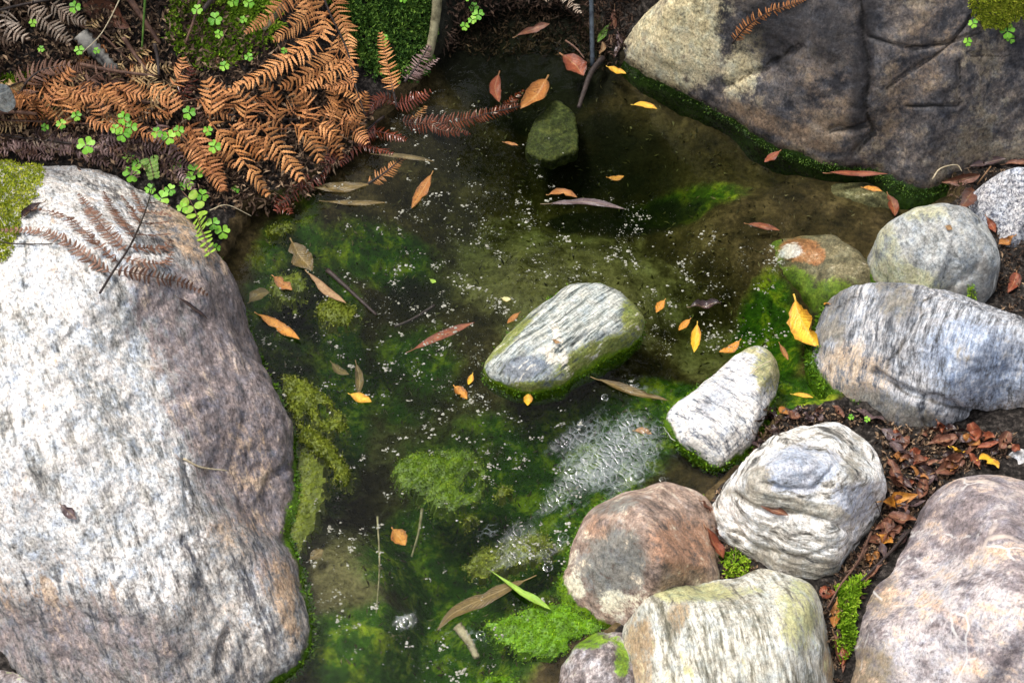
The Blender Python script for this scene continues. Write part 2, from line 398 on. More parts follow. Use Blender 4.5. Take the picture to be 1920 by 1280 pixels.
    z = np.zeros((len(q), 4))
    if zone: 
        for i, L in enumerate(zone): z[:, i] = blobs(px, L)
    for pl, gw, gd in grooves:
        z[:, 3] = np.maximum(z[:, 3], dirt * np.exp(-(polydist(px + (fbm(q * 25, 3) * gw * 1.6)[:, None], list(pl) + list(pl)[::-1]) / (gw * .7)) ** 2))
    loc = np.array([C[0], C[1], 0])
    o = mesh(name, q, F, mat, attrs={'zone': z}, loc=loc); tag(o, label, cat, group)
    bm = bmesh.new(); bm.from_mesh(o.data); bm.transform(Matrix.Translation(loc)); BVHS.append(BVHTree.FromBMesh(bm)); bm.free()
    ROCKS[label] = o; o['bvh'] = len(BVHS) - 1
    return o

# 1 the big pale boulder at the left
M_left = rock_mat('pale_streaked_boulder_stone', (0, 0, math.radians(-24)), (34, 5, 12),
    [(.30, (.10, .10, .11)), (.42, (.24, .23, .22)), (.52, (.40, .38, .35)), (.66, (.58, .56, .52))],
    zones=[[(.30, (.13, .135, .125)), (.39, (.33, .33, .31)), (.47, (.60, .60, .585)), (.62, (.76, .77, .77))],
           [(.30, (.075, .068, .074)), (.43, (.175, .15, .153)), (.55, (.27, .232, .23)), (.70, (.46, .41, .39))],
           [(.3, (.20, .14, .09)), (.5, (.40, .28, .18)), (.7, (.60, .49, .38))]], fine=(.45, 1.25), fscale=240, wet=.02, moss=.012, zsoft=.6, bdist=.012, zamp=1.9, pepper=.95)
rock('boulder', 'huge pale boulder at the left with white streaks and a purplish right flank', 'boulder',
     [(0, 300), (85, 308), (150, 311), (215, 323), (260, 348), (320, 383), (375, 430), (415, 480), (445, 545), (470, 620), (492, 685), (522, 740), (545, 800), (556, 850), (546, 900), (540, 945),
      (536, 985), (546, 1030), (550, 1060), (564, 1100), (578, 1150), (580, 1190), (562, 1228), (530, 1246), (490, 1250), (440, 1243), (412, 1252), (405, 1290), (330, 1330), (200, 1320), (70, 1278), (0, 1226),
      (-120, 1150), (-260, 1000), (-330, 800), (-300, 550), (-180, 360)], .24, M_left, n=2.5,
     planes=[(-22, 40, .80), (-10, 58, .84), (200, 60, .92), (-70, 35, .86), (95, 30, .9)], lump=(.022, 6), strata=(math.radians(-24), 26, .006, .3), rough=.004, res=(520, 240), zc=.25, seed=1, crag=.012,
     dirt=.45, grooves=[([(430, 1185), (412, 1215), (415, 1260)], 9, .012), ([(160, 1165), (190, 1180), (222, 1160)], 5, .004), ([(548, 870), (520, 895), (505, 940)], 8, .006), ([(345, 860), (352, 950), (380, 1020)], 6, .004), ([(230, 1085), (215, 1110), (222, 1150)], 5, .004), ([(350, 570), (395, 605)], 6, .003)], zone=[[(110, 760, 330, 430, 10, 1.15), (50, 480, 240, 200, 0, 1.1), (250, 1000, 150, 160, 10, .8), (500, 1100, 60, 120, -10, .55)],
           [(470, 760, 160, 330, -18), (360, 600, 150, 110, 30, .8), (120, 1200, 300, 110, 10, .6), (520, 980, 80, 160, 0, .7)],
           [(350, 440, 100, 50, 35, .62), (535, 1120, 35, 100, -12, .65), (460, 1010, 70, 60, 0, .4), (60, 1110, 110, 50, 0, .35), (470, 850, 60, 90, 0, .35)]])
# 11 dark boulder at the upper right
M_dark = rock_mat('dark_weathered_boulder_stone', (0, 0, math.radians(12)), (7, 9, 5),
    [(.30, (.022, .022, .027)), (.43, (.062, .058, .060)), (.54, (.12, .105, .096)), (.70, (.24, .20, .16))],
    zones=[[(.30, (.22, .19, .10)), (.45, (.50, .44, .26)), (.6, (.66, .60, .40))],
           [(.3, (.05, .038, .028)), (.5, (.15, .108, .075)), (.7, (.32, .24, .16))],
           [(.3, (.010, .010, .012)), (.6, (.035, .032, .034))]], fine=(.5, 1.4), fscale=230, wet=.018, moss=.004,
    mosscol=((.004, .012, .003), (.03, .06, .008)), zsoft=.8, bdist=.008, rough=.6, mid=22, zamp=1.9, pepper=.9)
rock('boulder', 'dark slate and brown boulder filling the upper right corner with a cream left end', 'boulder',
     [(1180, 118), (1184, 80), (1205, 30), (1235, -40), (1330, -130), (1600, -200), (1900, -220), (2200, -150), (2400, 60), (2350, 240), (2100, 312), (1920, 312), (1850, 317), (1740, 328), (1690, 322),
      (1640, 308), (1600, 296), (1540, 290), (1450, 258), (1390, 225), (1340, 190), (1280, 160), (1230, 140)], .38, M_dark, n=2.8,
     planes=[(-100, 38, .72), (-150, 40, .84), (-60, 42, .78), (-120, 62, .86)], lump=(.024, 4.5), strata=(math.radians(80), 9, .003, .2), rough=.003, res=(460, 220), zc=.3, seed=2, crag=.008,
     dirt=.9, grooves=[([(1610, -40), (1618, 60), (1630, 150), (1622, 210), (1640, 250), (1605, 290)], 6, .009), ([(1660, 168), (1715, 130), (1770, 95), (1830, 20)], 3, .005), ([(1360, 160), (1430, 130), (1500, 85)], 5, .006), ([(1630, 70), (1700, 92), (1770, 84), (1840, 60)], 4, .005), ([(1700, 200), (1800, 200), (1800, 120)], 4, .004), ([(1820, 105), (1900, 105)], 4, .004), ([(1560, 250), (1625, 235)], 6, .008)], zone=[[(1270, 60, 95, 120, 15), (1400, 110, 40, 80, 20, .75)], [(1470, 240, 140, 20, 22), (1560, 190, 110, 80, 20, .42), (1730, 110, 60, 160, 25, .4), (1650, 220, 60, 50, 0, .42)], [(1620, 100, 25, 180, 5, .9), (1450, 60, 70, 80, 30, .85), (1560, 60, 60, 80, 0, .6)]])
# 8 long striped boulder at right
M_long = rock_mat('blue_grey_banded_stone', (0, math.radians(14), math.radians(24)), (70, 7, 22),
    [(.30, (.07, .075, .085)), (.42, (.20, .21, .225)), (.52, (.36, .37, .39)), (.64, (.62, .63, .65)), (.75, (.74, .75, .76))],
    zones=[[(.3, (.22, .16, .11)), (.5, (.46, .36, .26)), (.7, (.66, .58, .47))], [(.35, (.13, .16, .22)), (.5, (.27, .32, .41)), (.65, (.60, .64, .70))],
           [(.3, (.05, .05, .05)), (.5, (.15, .145, .13)), (.7, (.34, .32, .27))]], fine=(.6, 1.2), wet=.014, moss=.010, zsoft=.6)
rock('boulder', 'long blue grey boulder with white bands, lying along the right edge of the pool', 'boulder',
     [(1532, 645), (1531, 605), (1545, 575), (1580, 545), (1640, 527), (1700, 531), (1790, 548), (1860, 575), (1930, 602), (2060, 655), (2200, 740), (2180, 830), (2050, 830), (1920, 800), (1850, 792), (1780, 803),
      (1740, 812), (1700, 808), (1660, 785), (1610, 755), (1562, 708), (1540, 675)], .15, M_long, n=2.7, planes=[(75, 50, .80), (-95, 20, .82), (180, 30, .86), (-80, 55, .92)],
     zmin=0.012, lump=(.012, 9), strata=(math.radians(-24), 40, .0042, .4), res=(380, 170), seed=3, crag=.01,
     dirt=.7, grooves=[([(1640, 700), (1700, 735), (1780, 760), (1850, 785), (1925, 788)], 8, .010), ([(1745, 560), (1700, 620), (1665, 690)], 7, .004), ([(1560, 575), (1600, 560), (1640, 560)], 6, .003), ([(1720, 760), (1740, 805)], 8, .008)], zone=[[(1600, 700, 80, 60, 40, .7), (1900, 760, 80, 40, 0, .55), (1690, 790, 60, 30, 0, .7)], [(1830, 680, 120, 90, 20, .9)], [(1680, 770, 110, 30, 25, .8), (1560, 600, 40, 80, 20, .6), (1680, 560, 60, 40, 50, .6)]])
# 9 round grey rock
M_round = rock_mat('round_grey_green_stone', (0, .3, math.radians(70)), (16, 30, 20),
    [(.30, (.16, .17, .165)), (.45, (.31, .325, .32)), (.56, (.42, .435, .43)), (.72, (.60, .61, .60))],
    zones=[[(.3, (.14, .15, .09)), (.5, (.34, .35, .22)), (.7, (.56, .55, .42))], [(.3, (.13, .13, .12)), (.6, (.24, .24, .23))]], fine=(.6, 1.2), veins=[((.62, .62, .58), 10, .03)], wet=.014, zsoft=.8, moss=.006)
rock('river_rock', 'smooth round grey green rock behind the long banded boulder', 'rock',
     [(1633, 478), (1640, 450), (1668, 415), (1715, 390), (1765, 380), (1812, 388), (1846, 415), (1868, 455), (1876, 500), (1868, 545), (1840, 580), (1790, 600), (1720, 580), (1668, 545), (1642, 510)], .13, M_round, n=2.3,
     planes=[(-90, 40, .9)], zmin=0.02, lump=(.012, 10), rough=.0015, seed=4, crag=.004, grooves=[([(1770, 560), (1800, 530), (1830, 500)], 8, .006), ([(1780, 390), (1790, 410), (1830, 420)], 7, .004)], zone=[[(1700, 530, 80, 40, 20), (1660, 470, 30, 60, 0, .6), (1730, 400, 50, 20, 0, .6)], [(1850, 540, 50, 60, 0, .8), (1800, 560, 60, 25, 0, .6)]])
# 10 granite rock
M_gran = rock_mat('speckled_granite_stone', (0, 0, 0), (90, 90, 90), [(.30, (.05, .055, .08)), (.44, (.22, .23, .26)), (.52, (.42, .43, .45)), (.66, (.60, .61, .63))], fine=(.4, 1.3), fscale=300, wet=.0, bump=(.5, .4, .4))
rock('river_rock', 'speckled pale grey granite rock cut by the right edge above the round rock', 'rock',
     [(1826, 385), (1838, 350), (1868, 325), (1905, 316), (1960, 320), (2010, 350), (2020, 410), (1970, 450), (1900, 447), (1868, 428), (1840, 405)], .10, M_gran, n=2.4, planes=[(-140, 40, .86)], zmin=0.03, lump=(.01, 11), rough=.002, seed=5)
# 4 swirled round rock
M_swirl = rock_mat('white_swirled_stone', (math.radians(14), math.radians(6), 0), (7, 7, 34),
    [(.30, (.07, .07, .065)), (.39, (.25, .24, .215)), (.47, (.55, .54, .50)), (.58, (.82, .82, .80)), (.70, (.86, .86, .85))],
    zones=[[(.35, (.20, .23, .28)), (.5, (.40, .43, .49)), (.68, (.68, .70, .74))], [(.3, (.09, .085, .07)), (.5, (.27, .255, .21)), (.7, (.55, .53, .47))]], fine=(.55, 1.15), warp=.05, zsoft=.4, wet=.0, bdist=.009)
rock('river_rock', 'round white rock with swirled grey layers and one curled leaf on top', 'rock',
     [(1335, 965), (1342, 935), (1372, 890), (1410, 848), (1452, 815), (1515, 796), (1580, 800), (1632, 830), (1658, 880), (1662, 935), (1645, 985), (1605, 1045), (1560, 1095), (1522, 1104), (1470, 1085), (1400, 1040), (1350, 1000)], .16, M_swirl, n=2.35,
     planes=[(60, 62, .80), (-120, 40, .88)], zmin=0.022, lump=(.012, 9), strata=(math.radians(70), 26, .004, 1.6), rough=.002, seed=6, crag=.012, res=(320, 150),
     grooves=[([(1375, 925), (1420, 950), (1500, 962), (1580, 985), (1600, 1000)], 6, .006), ([(1430, 905), (1480, 920), (1530, 915), (1562, 880)], 5, .004), ([(1400, 900), (1420, 860)], 5, .003), ([(1345, 985), (1420, 1030), (1500, 1045), (1600, 1020)], 5, .003)], zone=[[(1500, 880, 80, 50, -10), (1600, 940, 50, 50, 0, .7)], [(1480, 945, 130, 18, 12, .9), (1600, 870, 22, 60, 10, .6), (1500, 1060, 120, 30, 15, .7), (1420, 900, 30, 40, 0, .6)]])
# 3 small white block
M_block = rock_mat('white_slate_stone', (0, 0, math.radians(38)), (13, 70, 30),
    [(.30, (.12, .13, .15)), (.40, (.36, .37, .39)), (.48, (.66, .65, .62)), (.62, (.84, .82, .77))],
    zones=[[(.3, (.14, .15, .04)), (.5, (.33, .32, .16)), (.7, (.55, .49, .32))], [(.3, (.13, .15, .18)), (.5, (.36, .39, .44)), (.7, (.6, .62, .65))]], fine=(.6, 1.15), wet=.014, moss=.011, mosscol=((.02, .06, .004), (.14, .25, .012)), zsoft=.5)
rock('river_rock', 'small white streaked block of rock standing in the pool edge with a green foot', 'rock',
     [(1242, 786), (1256, 764), (1300, 733), (1340, 700), (1382, 668), (1416, 650), (1448, 658), (1462, 690), (1456, 740), (1436, 795), (1412, 840), (1380, 866), (1342, 872), (1292, 850), (1256, 816)], .058, M_block, n=4.2, harm=11,
     planes=[(-60, 55, .92), (130, 80, .74)], lump=(.008, 12), strata=(math.radians(128), 34, .0032, .3), rough=.0015, seed=7, zone=[[(1440, 690, 30, 50, 0), (1410, 650, 40, 15, 0, .8)], [(1340, 750, 25, 60, 35, .6)]])
# 2 central rock
M_cent = rock_mat('grey_green_slate_stone', (0, 0, math.radians(-42)), (7, 70, 30),
    [(.30, (.06, .07, .065)), (.41, (.20, .225, .205)), (.50, (.38, .405, .375)), (.62, (.54, .56, .52)), (.75, (.60, .62, .57))],
    zones=[[(.3, (.06, .08, .012)), (.5, (.19, .22, .05)), (.7, (.34, .35, .16))], [(.35, (.09, .11, .14)), (.6, (.25, .28, .31))], [(.3, (.5, .46, .36)), (.6, (.72, .68, .58))]], fine=(.6, 1.15), wet=.010, moss=.012, mosscol=((.03, .07, .004), (.17, .26, .012)), zsoft=.5)
rock('river_rock', 'grey green slab of rock rising alone in the middle of the pool', 'rock',
     [(900, 698), (912, 674), (955, 622), (1005, 577), (1058, 543), (1105, 528), (1150, 538), (1186, 566), (1212, 600), (1200, 640), (1150, 668), (1095, 700), (1040, 728), (985, 738), (935, 722)], .052, M_cent, n=3.0,
     planes=[(125, 72, .74), (-60, 50, .86)], lump=(.006, 10), strata=(math.radians(132), 44, .0032, .3), rough=.0012, seed=8, crag=.003, depth=1.2, grooves=[([(1060, 590), (1020, 640), (960, 680)], 4, .003), ([(1090, 560), (1060, 600), (1030, 640)], 3, .002), ([(1150, 590), (1110, 620), (1075, 650)], 4, .003)],
     zone=[[(1120, 665, 110, 30, -25, .9), (1190, 590, 30, 50, 0, .9), (950, 640, 90, 10, -45, .8), (1000, 725, 90, 14, -5, .9)], [(985, 690, 60, 25, 0, .9)], [(1050, 650, 10, 60, -15, .8), (1040, 665, 22, 20, 0, .8)]])
# 5 brown rock
M_brown = rock_mat('rusty_brown_stone', (0, .4, math.radians(40)), (14, 22, 18),
    [(.30, (.12, .09, .075)), (.45, (.26, .19, .15)), (.56, (.38, .28, .22)), (.72, (.54, .45, .38))],
    zones=[[(.3, (.09, .09, .08)), (.5, (.20, .195, .175)), (.7, (.33, .32, .28))], [(.3, (.21, .12, .075)), (.5, (.36, .21, .135)), (.7, (.48, .35, .26))], [(.3, (.4, .37, .27)), (.6, (.66, .62, .48))]], fine=(.7, 1.15), wet=.008, moss=.007, mosscol=((.04, .09, .004), (.16, .27, .012)), zsoft=.6, bdist=.004)
rock('river_rock', 'faceted rusty brown rock with a dark grey face, leaning beside the swirled white rock', 'rock',
     [(1060, 1088), (1066, 1050), (1080, 1000), (1105, 955), (1165, 924), (1225, 912), (1275, 910), (1320, 928), (1345, 960), (1352, 1020), (1350, 1100), (1300, 1160), (1230, 1185), (1165, 1173), (1130, 1158), (1095, 1130)], .13, M_brown, n=2.7,
     planes=[(-150, 38, .70), (30, 55, .72), (-60, 30, .85), (110, 35, .82)], zmin=0.006, lump=(.010, 9), rough=.0012, seed=9, zone=[[(1150, 1060, 70, 80, 20), (1150, 950, 60, 15, -15, .7)], [(1280, 1020, 70, 60, 0, .9), (1120, 985, 30, 30, 0, .5)], [(1075, 1105, 25, 30, 0, .8), (1170, 1130, 50, 30, 0, .5)]])
# 6 cream front rock
M_cream = rock_mat('cream_green_streaked_stone', (0, 0, math.radians(-8)), (46, 6, 6),
    [(.30, (.14, .135, .10)), (.41, (.31, .30, .245)), (.50, (.48, .475, .41)), (.62, (.65, .66, .60)), (.75, (.73, .76, .72))],
    zones=[[(.3, (.10, .08, .05)), (.5, (.30, .22, .13)), (.7, (.52, .42, .30))], [(.3, (.22, .24, .09)), (.6, (.47, .47, .26))]], fine=(.6, 1.15), wet=0, zsoft=.6, bdist=.006)
rock('river_rock', 'cream and green streaked rock at the bottom edge before the rusty rock', 'rock',
     [(1172, 1178), (1180, 1150), (1210, 1112), (1255, 1095), (1330, 1087), (1410, 1083), (1470, 1077), (1508, 1085), (1538, 1120), (1556, 1180), (1572, 1260), (1580, 1360), (1480, 1460), (1300, 1450), (1200, 1380), (1172, 1270)], .16, M_cream, n=3.2,
     planes=[(100, 45, .86), (175, 40, .86), (-5, 40, .9)], zmin=0.02, lump=(.011, 9), strata=(math.radians(-8), 34, .003, .2), rough=.002, seed=10, zone=[[(1200, 1220, 30, 90, 0, .7), (1270, 1160, 20, 50, 20, .6), (1560, 1240, 20, 70, 0, .6)], [(1500, 1150, 40, 80, 0, .7), (1300, 1110, 120, 20, 0, .8)]])
# 7 purple boulder
M_purple = rock_mat('purple_brown_smooth_stone', (0, .2, math.radians(30)), (9, 16, 12),
    [(.30, (.14, .12, .125)), (.44, (.235, .20, .205)), (.56, (.33, .29, .29)), (.70, (.48, .445, .44))],
    zones=[[(.3, (.33, .295, .30)), (.5, (.47, .44, .445)), (.7, (.60, .59, .60))], [(.3, (.14, .11, .07)), (.6, (.28, .23, .16))], [(.3, (.45, .25, .15)), (.6, (.62, .44, .32))]], fine=(.6, 1.2), veins=[((.60, .50, .42), 4.5, .022), ((.6, .58, .56), 14, .03)], wet=0, zsoft=.9, bdist=.004, rough=.62)
rock('boulder', 'big smooth purple brown boulder with pale veins in the bottom right corner', 'boulder',
     [(1588, 1270), (1592, 1210), (1606, 1140), (1642, 1085), (1695, 1010), (1728, 950), (1775, 905), (1830, 886), (1920, 900), (2040, 930), (2180, 1050), (2220, 1250), (2100, 1450), (1850, 1520), (1640, 1450), (1590, 1350)], .22, M_purple, n=2.5,
     planes=[(140, 45, .86), (-120, 40, .84), (60, 60, .92)], zmin=0.022, lump=(.016, 6), rough=.0015, res=(340, 160), seed=11, zone=[[(1800, 1120, 130, 90, 20, .7), (1720, 1230, 130, 80, 0, .8)], [(1630, 1260, 60, 70, 0, .8), (1640, 1100, 40, 50, 0, .6)], [(1790, 1160, 60, 10, 30, .5), (1820, 1210, 10, 60, -10, .5), (1650, 1105, 50, 8, 10, .5)]])
# small ones
M_wet = rock_mat('wet_mauve_stone', (0, 0, .4), (30, 20, 20), [(.3, (.06, .05, .05)), (.48, (.20, .17, .165)), (.62, (.42, .38, .37)), (.75, (.56, .54, .53))], zones=[[(.3, (.05, .12, .01)), (.6, (.2, .33, .03))]], fine=(.5, 1.3), wet=.012, rough=.4, spec=.5, zsoft=.5)
rock('river_rock', 'wet mauve grey rock at the bottom edge between the algae and the cream rock', 'rock',
     [(1044, 1300), (1052, 1250), (1075, 1212), (1115, 1185), (1160, 1182), (1195, 1200), (1220, 1260), (1200, 1340), (1100, 1350)], .05, M_wet, n=2.6, lump=(.012, 14), rough=.002, seed=12, crag=.01, zone=[[(1100, 1200, 40, 22, 0, .9), (1165, 1240, 18, 35, 0, .9)]])
rock('river_rock', 'wet dark grey stone just showing under the big pale boulder in the bottom left corner', 'rock',
     [(-60, 1340), (-40, 1270), (0, 1252), (40, 1258), (80, 1275), (110, 1310), (60, 1360)], .02, M_wet, n=2.6, lump=(.008, 14), rough=.002, seed=13)
M_slabg = rock_mat('pale_grey_slab_stone', (0, 0, 0), (40, 40, 40), [(.3, (.2, .2, .2)), (.5, (.45, .45, .45)), (.7, (.66, .66, .66))], fine=(.6, 1.2), wet=0)
rock('flat_stone', 'flat pale grey stone at the right edge above the purple boulder', 'stone',
     [(1850, 868), (1868, 845), (1910, 835), (1970, 838), (2010, 870), (1960, 910), (1890, 905)], .035, M_slabg, n=3.2, lump=(.005, 14), rough=.002, seed=14, zc=.5, dz=.02)
rock('flat_stone', 'grey stone half buried in the litter at the left edge below the grey fern', 'stone',
     [(-40, 190), (-30, 165), (0, 158), (30, 163), (42, 178), (20, 195)], .03, M_round, n=2.6, lump=(.005, 14), rough=.002, seed=15, zc=.5, dz=.24)
# submerged stones
M_sub = rock_mat('silty_sunken_stone', (0, 0, .3), (20, 30, 20), [(.3, (.055, .05, .025)), (.5, (.13, .115, .06)), (.7, (.21, .19, .11))],
    zones=[[(.3, (.03, .07, .004)), (.5, (.10, .16, .012)), (.7, (.19, .25, .03))], [(.3, (.14, .06, .02)), (.5, (.28, .13, .05)), (.7, (.36, .24, .13))], [(.3, (.34, .32, .27)), (.6, (.58, .56, .52))]], fine=(.6, 1.3), wet=0, zsoft=.5, zamp=1.2)
rock('sunken_rock', 'flat sunken rock with an orange and white top left of the round rock', 'rock',
     [(1430, 470), (1445, 450), (1500, 442), (1560, 440), (1610, 470), (1650, 520), (1640, 590), (1570, 600), (1510, 560), (1470, 520)], .055, M_sub, n=3.4, planes=[(150, 70, .8)], lump=(.006, 12), rough=.0015, zmin=-.03, dz=-.040, depth=1.0, seed=16,
     zone=[[(1490, 540, 50, 40, 30), (1450, 475, 22, 50, 0, 1.), (1560, 560, 70, 40, 0, .9)], [(1500, 468, 45, 25, 0), (1530, 480, 20, 20, 0)], [(1482, 470, 24, 15, -20)]])
for lab, ol, H_, dz_, sd in (('rounded brown stone under water near the top of the sunken rocks', [(1400, 410), (1420, 375), (1470, 355), (1530, 360), (1555, 395), (1530, 425), (1460, 430)], .035, -.055, 17),
                    ('wide brown stone under water below the dark boulder, next to the round rock', [(1510, 375), (1560, 345), (1640, 340), (1720, 370), (1700, 415), (1640, 440), (1570, 420)], .035, -.05, 18)):
    rock('sunken_rock', lab, 'rock', ol, H_, M_sub, n=2.8, lump=(.006, 12), rough=.0015, zmin=-.1, dz=dz_, depth=1.0, seed=sd)
M_slabgreen = rock_mat('algae_covered_slab_stone', (0, 0, .3), (30, 30, 20), [(.3, (.014, .02, .004)), (.5, (.045, .055, .012)), (.7, (.10, .11, .03))], fine=(.5, 1.4), wet=0)
rock('sunken_rock', 'flat slab coated in olive algae just under the water near the top of the pool', 'rock',
     [(983, 292), (990, 255), (1003, 225), (1025, 200), (1060, 196), (1078, 215), (1085, 255), (1083, 300), (1040, 314), (1000, 312)], 0.014, M_slabgreen, n=6, lump=(.004, 14), rough=.004, zmin=-.06, dz=-.036, depth=1.2, seed=19)
NROCK = len(BVHS)

# ------------------------------------------------------------------ water
wm = N('pool_water'); t = wm.t; t.nodes.remove(wm.b)
c = wm.obj()
wv = wm.math('ADD', wm.noise(wm.mapp(c, (0, 0, .3), (9, 16, 1)), 1.0, 3, .5), wm.math('MULTIPLY', wm.noise(c, 55, 3, .55), .3))
bp = wm.n('ShaderNodeBump'); wm.put(bp.inputs['Height'], wv); bp.inputs['Strength'].default_value = .10; bp.inputs['Distance'].default_value = .01
gl = wm.n('ShaderNodeBsdfGlossy'); gl.inputs['Roughness'].default_value = .03; wm.put(gl.inputs['Normal'], bp.outputs[0])
tr = wm.n('ShaderNodeBsdfTransparent'); fr = wm.n('ShaderNodeFresnel'); fr.inputs['IOR'].default_value = 1.19; wm.put(fr.inputs['Normal'], bp.outputs[0])
ms = wm.n('ShaderNodeMixShader'); wm.put(ms.inputs[0], fr.outputs[0]); wm.put(ms.inputs[1], tr.outputs[0]); wm.put(ms.inputs[2], gl.outputs[0]); wm.put(wm.out.inputs['Surface'], ms.outputs[0])
va = wm.n('ShaderNodeVolumeAbsorption'); va.inputs['Color'].default_value = (.42, .58, .20, 1); va.inputs['Density'].default_value = 10.5
wm.put(wm.out.inputs['Volume'], va.outputs[0])
xs, ys = (-1.9, 1.9), (-.4, 2.6)
V = [(x, y, z) for z in (-.5, 0.) for y in ys for x in xs]
water = mesh('water', V, [(0, 2, 3, 1), (4, 5, 7, 6), (0, 1, 5, 4), (2, 6, 7, 3), (0, 4, 6, 2), (1, 3, 7, 5)], wm.m, smooth=False); tag(water, kind='structure')
# ------------------------------------------------------------------ materials of plants and litter
def leaf_mat(name, c1, c2, spot=(.05, .02, .01), rough=.55, spot_amt=.35, trans=0., spec=.35):
    m = N(name, rough, spec); c = m.obj(); uv = m.sepc(m.attr('luv')); u, v = uv[0], uv[1]
    va = m.math('ABSOLUTE', m.math('SUBTRACT', v, .5))
    n = m.noise(c, 70, 5, .65); n2 = m.noise(c, 260, 4, .7)
    col = m.mix(m.step(n, .35, .65), c1, c2); col = m.mix(m.math('MULTIPLY', m.step(m.noise(c, 45, 6, .72), .50, .60), .55), col, tuple(.45 * a + .55 * b for a, b in zip(c1, spot)))
    col = m.mix(m.math('MULTIPLY', m.step(n2, .54, .68), spot_amt * 2, clamp=True), col, spot)
    col = m.mix(m.math('MULTIPLY', m.step(m.math('ADD', n, va), .78, .98), .6), col, spot)
    wv = m.math('SINE', m.math('MULTIPLY', m.math('SUBTRACT', m.math('MULTIPLY', u, 1.), m.math('MULTIPLY', va, .5)), 85.))
    col = m.mix(m.math('MULTIPLY', m.step(wv, .6, 1.), .22), col, m.mix(1., col, (.55, .5, .45), 'MULTIPLY'))
    col = m.mix(m.math('MULTIPLY', m.step(va, .05, .015), .5), col, m.mix(.5, col, (.5, .36, .16)))
    m.bump(m.math('ADD', wv, m.math('MULTIPLY', n2, 3.)), .3, .0008)
    if trans: m.b.inputs['Transmission Weight'].default_value = 0; m.b.inputs['Subsurface Weight'].default_value = 0
    return m.color(col)
LM = dict(
    yellow=leaf_mat('yellow_leaf', (.62, .36, .02), (.70, .44, .04), (.25, .07, .01), .45, .25),
    orange=leaf_mat('orange_leaf', (.50, .20, .025), (.58, .27, .04), (.14, .04, .01), .45, .4),
    orangebrown=leaf_mat('orange_brown_leaf', (.30, .11, .025), (.40, .18, .045), (.08, .03, .012), .5, .4),
    brown=leaf_mat('brown_leaf', (.13, .05, .03), (.24, .10, .055), (.05, .02, .014), .42, .4),
    redbrown=leaf_mat('red_brown_leaf', (.20, .05, .025), (.30, .09, .04), (.06, .015, .01), .4, .4),
    dark=leaf_mat('dark_wet_leaf', (.03, .018, .018), (.075, .038, .035), (.012, .008, .008), .22, .4, spec=.6),
    mauve=leaf_mat('mauve_brown_leaf', (.085, .055, .056), (.15, .10, .10), (.04, .025, .025), .3, .3, spec=.5),
    tan=leaf_mat('tan_leaf', (.26, .15, .065), (.38, .24, .12), (.14, .07, .03), .55, .35),
    olive=leaf_mat('olive_brown_leaf', (.09, .062, .016), (.155, .105, .03), (.06, .04, .015), .4, .4),
    pale=leaf_mat('pale_yellow_leaf', (.55, .50, .22), (.66, .60, .32), (.3, .2, .06), .5, .2),
    green=leaf_mat('green_leaf', (.07, .16, .015), (.14, .26, .03), (.05, .06, .01), .4, .2),
    lime=leaf_mat('lime_leaf', (.20, .36, .03), (.30, .46, .05), (.12, .2, .02), .45, .15))
def fern_mat(name, c1, c2, dark, rough=.6, spec=.25):
    m = N(name, rough, spec); c = m.obj(); tn = m.sepc(m.attr('luv'))
    n = m.noise(c, 35, 4, .6); n2 = m.noise(c, 420, 3, .7)
    col = m.mix(m.step(n, .38, .62), c1, c2); col = m.mix(1., col, m.ramp(n2, [(.3, (.6,) * 3), (.6, (1.1,) * 3)]), 'MULTIPLY')
    va = m.math('ABSOLUTE', m.math('SUBTRACT', tn[1], .5))
    col = m.mix(m.math('MULTIPLY', m.step(va, .09, .02), .55), col, dark)
    col = m.mix(m.math('MULTIPLY', m.step(tn[2], .35, .9), .55), col, m.mix(1., col, (.62, .5, .45), 'MULTIPLY'))
    oi = m.n('ShaderNodeObjectInfo').outputs['Random']; col = m.mix(1., col, m.ramp(oi, [(0., (.58, .53, .50)), (.3, (.92, .90, .88)), (.7, (1.04, 1.04, 1.04)), (1., (1.12, 1.16, 1.2))]), 'MULTIPLY')
    return m.color(col)
FM = dict(
    orange=fern_mat('orange_brown_fern', (.58, .245, .078), (.72, .34, .125), (.16, .065, .025)),
    rust=fern_mat('rust_fern', (.50, .205, .07), (.62, .28, .11), (.12, .04, .02)),
    red=fern_mat('wet_red_fern', (.17, .032, .014), (.26, .06, .022), (.06, .012, .006), .25, .6),
    brown=fern_mat('brown_fern', (.17, .088, .058), (.26, .145, .10), (.07, .035, .022)),
    grey=fern_mat('grey_brown_fern', (.34, .26, .19), (.46, .36, .27), (.10, .07, .055)),
    purple=fern_mat('purple_brown_fern', (.20, .125, .115), (.30, .20, .185), (.05, .03, .03), .5),
    tan=fern_mat('tan_fern', (.52, .35, .15), (.68, .49, .25), (.2, .11, .04)))
def stem_mat(name, a, b, rough=.6, sc=120):
    m = N(name, rough, .3); c = m.obj(); n = m.noise(c, sc, 5, .7); m.bump(n, .5, .0015)
    return m.color(m.ramp(n, [(.35, a), (.62, b)]))
SM = dict(dark=stem_mat('dark_stem', (.012, .009, .009), (.05, .035, .03)), brown=stem_mat('brown_stem', (.05, .025, .018), (.16, .085, .055)),
          straw=stem_mat('straw', (.38, .30, .18), (.62, .53, .36)), green=stem_mat('green_stem', (.05, .13, .015), (.13, .24, .04)),
          bark=stem_mat('mossy_bark', (.07, .06, .03), (.30, .27, .16), .8, 70), char=stem_mat('black_and_grey_bark', (.012, .012, .013), (.34, .32, .28), .8, 30), black=stem_mat('black_rod', (.015, .02, .028), (.06, .075, .09), .3))
